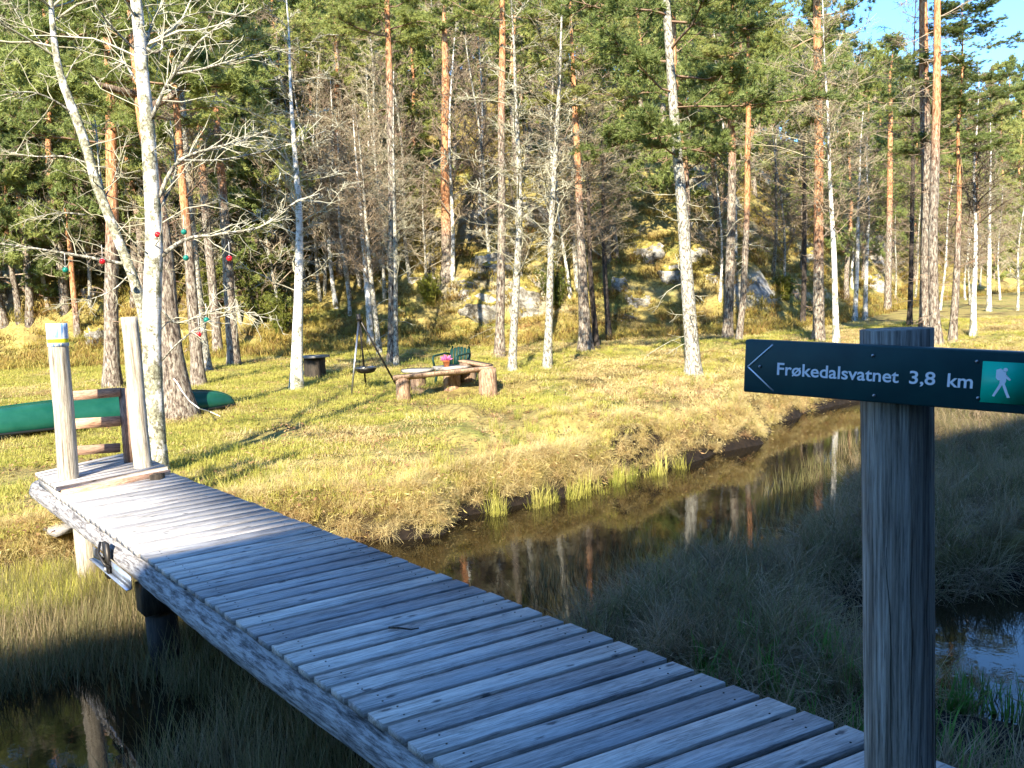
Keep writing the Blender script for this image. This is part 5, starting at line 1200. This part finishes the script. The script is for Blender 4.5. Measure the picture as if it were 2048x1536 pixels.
put('lawn_turf', x[isg], y[isg], c_lawn, 4, .8, 1.25, 'short yellowish-green turf covering the clearing', ysc=.02)
put('dry_turf', x[~isg], y[~isg], c_lawn2, 4, .8, 1.25, 'flattened straw-coloured turf covering the clearing', ysc=.02)
x, y = sample(13000, 7, 30, pw=1.3); d_ = wd(x, y); pr = np.clip(.95 - d_ * .24, .05, 1) * (.4 + .9 * (fbm(x * .8, y * .8, 2, 91) > -.1)); k = (farside(x, y) > 0) & (d_ > .22) & (rng.random(len(x)) < pr) & free(x, y) & (x > -4.6 + .0 * y); x, y = x[k], y[k]
k2 = ~((x < -.5) & (y > 9.5) & (rng.random(len(x)) < .93)); x, y = x[k2], y[k2]
put('bank_tussocks', x, y, c_tus, 6, .36, .72, 'pale dry grass tussocks along the far bank of the stream', .2)
k = rng.random(len(x)) < .33; put('green_tufts', x[k] + .1, y[k], c_up, 5, .5, 1.0, 'upright green grass tufts among the straw on the bank', .15)
x, y = sample(1500, 7, 26, pw=1.2); k = (farside(x, y) > 0) & (wd(x, y) > .3) & free(x, y); put('fallen_leaves', x[k], y[k], c_leaf, 4, .7, 1.2, 'brown fallen leaves scattered over the turf', .05)
# fringe hanging over the water
def along(poly, n, lo, hi, sel):
    out = []
    for i_ in range(len(poly) - 1):
        a = np.array(poly[i_], float); b_ = np.array(poly[i_ + 1], float)
        if not sel(a, b_): continue
        L_ = np.linalg.norm(b_ - a); m_n = int(L_ * n); t = rng.random(m_n)[:, None]; nn_ = np.array([-(b_ - a)[1], (b_ - a)[0]]) / L_; out.append(a + (b_ - a) * t + nn_ * rng.uniform(lo, hi, m_n)[:, None])
    return np.concatenate(out)
fr = along(STREAM, 130, .12, .55, lambda a, b_: a[1] > 6.5 and b_[1] < 19.5 and a[0] < 9 and b_[0] > a[0] and a[0] > -9)
put('overhanging_fringe', fr[:, 0], fr[:, 1], c_hang, 5, .45, .9, 'bent straw fringe hanging over the dark water edge', .3)
fr = along(STREAM, 9, -.22, .10, lambda a, b_: a[1] > 8.8 and a[0] > -.6 and a[0] < 2.3 and b_[0] > a[0])
put('edge_sedge', fr[:, 0], fr[:, 1], c_up, 5, .9, 1.4, 'fresh sedge blades standing in the water edge', .1)
# slope
x, y = sample(15000, 26, 75, pw=1.2); k = (y > hillfoot(x) - 3); x, y = x[k], y[k]
put('slope_heath', x, y, c_heath, 5, .8, 1.9, 'golden moss, heather and dry grass on the slope', .2, .03)
# near bank and reeds in shade
x = rng.uniform(-.3, 12, 15000); y = rng.uniform(1.2, 17, 15000); d_ = wd(x, y); k = (farside(x, y) < -.2) & (d_ > .02) & (np.abs(x) < .75 * y + 1.2) & (rng.random(len(x)) < .62 * np.clip(1.25 - y * .05, .4, 1))
k &= ~((y < 4.2) & (rng.random(len(x)) < .5)); x, y = x[k], y[k]
put('near_bank_grass', x, y, c_marsh, 6, .55, 1.05, 'tangled grey-green grass on the shaded near bank', .3)
put('dead_bank_straw', x + rng.normal(0, .1, len(x)), y + rng.normal(0, .1, len(x)), c_dead, 6, .55, 1.15, 'long dead brown sedge lying matted on the shaded near bank', .35)
x = rng.uniform(-7.5, 1.2, 12000); y = rng.uniform(1.6, 7.2, 12000); sd_ = sdist(STREAM, x, y); den = fbm(x * .7, y * .7, 3, 61) + .42 - .55 * np.exp(-((x + 2.6) ** 2 + (y - 4.7) ** 2) / 1.6)
k = (sd_ < .0) & (den + rng.normal(0, .12, len(x)) > .02) & ((x - LA[0]) * nrm[0] + (y - LA[1]) * nrm[1] < .9); x, y = x[k], y[k]
o = put('marsh_reeds', x, y, c_reed, 5, .55, 1.1, 'thin dark sedge stalks standing in the shallow water', .1); 
zz = np.zeros(len(x)); co = np.stack([x, y, zz - .02], 1).astype(np.float32); o.data.vertices.foreach_set('co', co.ravel())
x = rng.uniform(-1.6, 6, 2600); y = rng.uniform(5.5, 12.5, 2600); sd_ = sdist(STREAM, x, y); k = (sd_ < -.02) & (sd_ > -.9) & (farside(x, y) < -.7) & (rng.random(len(x)) < .6) & ((x - LA[0]) * nrm[0] + (y - LA[1]) * nrm[1] > 1.3); x, y = x[k], y[k]
o = put('stream_stalks', x, y, c_reed, 5, .4, .95, 'loose sedge stalks standing in the stream off the shaded bank', .12); o.data.vertices.foreach_set('co', np.stack([x, y, x * 0 - .02], 1).astype(np.float32).ravel())
x = rng.uniform(-8, -3.6, 2600); y = rng.uniform(5.8, 7.2, 2600); sd_ = sdist(STREAM, x, y); k = (sd_ < .15) & (sd_ > -1.1); x, y = x[k], y[k]
o = put('edge_reeds', x, y, c_up, 5, .6, 1.1, 'pale green sedge standing along the left water edge', .15); o.data.vertices.foreach_set('co', np.stack([x, y, np.maximum(terrain(x, y), -.03)], 1).astype(np.float32).ravel())
x = rng.uniform(-.3, 4.5, 500); y = rng.uniform(2.6, 5.2, 500); k = (np.hypot(x - 1.9, y - 3.9) < 1.1) | (np.hypot(x - 2.6, y - 4.1) < .7); x, y = x[k], y[k]
put('iris_shoots', x, y, c_shoot, 3, .7, 1.2, 'bright green iris shoots beside the boardwalk', .1)
x = rng.uniform(2.2, 5.0, 420); y = rng.uniform(4.0, 6.1, 420); k = sdist(PUDDLE, x, y) < 0; o = put('puddle_stalks', x[k], y[k], c_reed, 5, .3, .6, 'short dark stubble poking out of the pale puddle', .1)
print('objects', len(bpy.data.objects), 'trees', n_p, n_b)

for o in bpy.data.objects:
    if o.parent is not None and o.name.split('.')[0] in ('branches', 'dead_branches', 'needles', 'twigs', 'stems', 'foliage', 'flowers'): o['kind'] = 'stuff'

print('unique faces', sum(len(m_.polygons) for m_ in bpy.data.meshes if m_.users), 'pines', sum(o.name.startswith('pine_tree') for o in bpy.data.objects), 'far', len(far_sites))
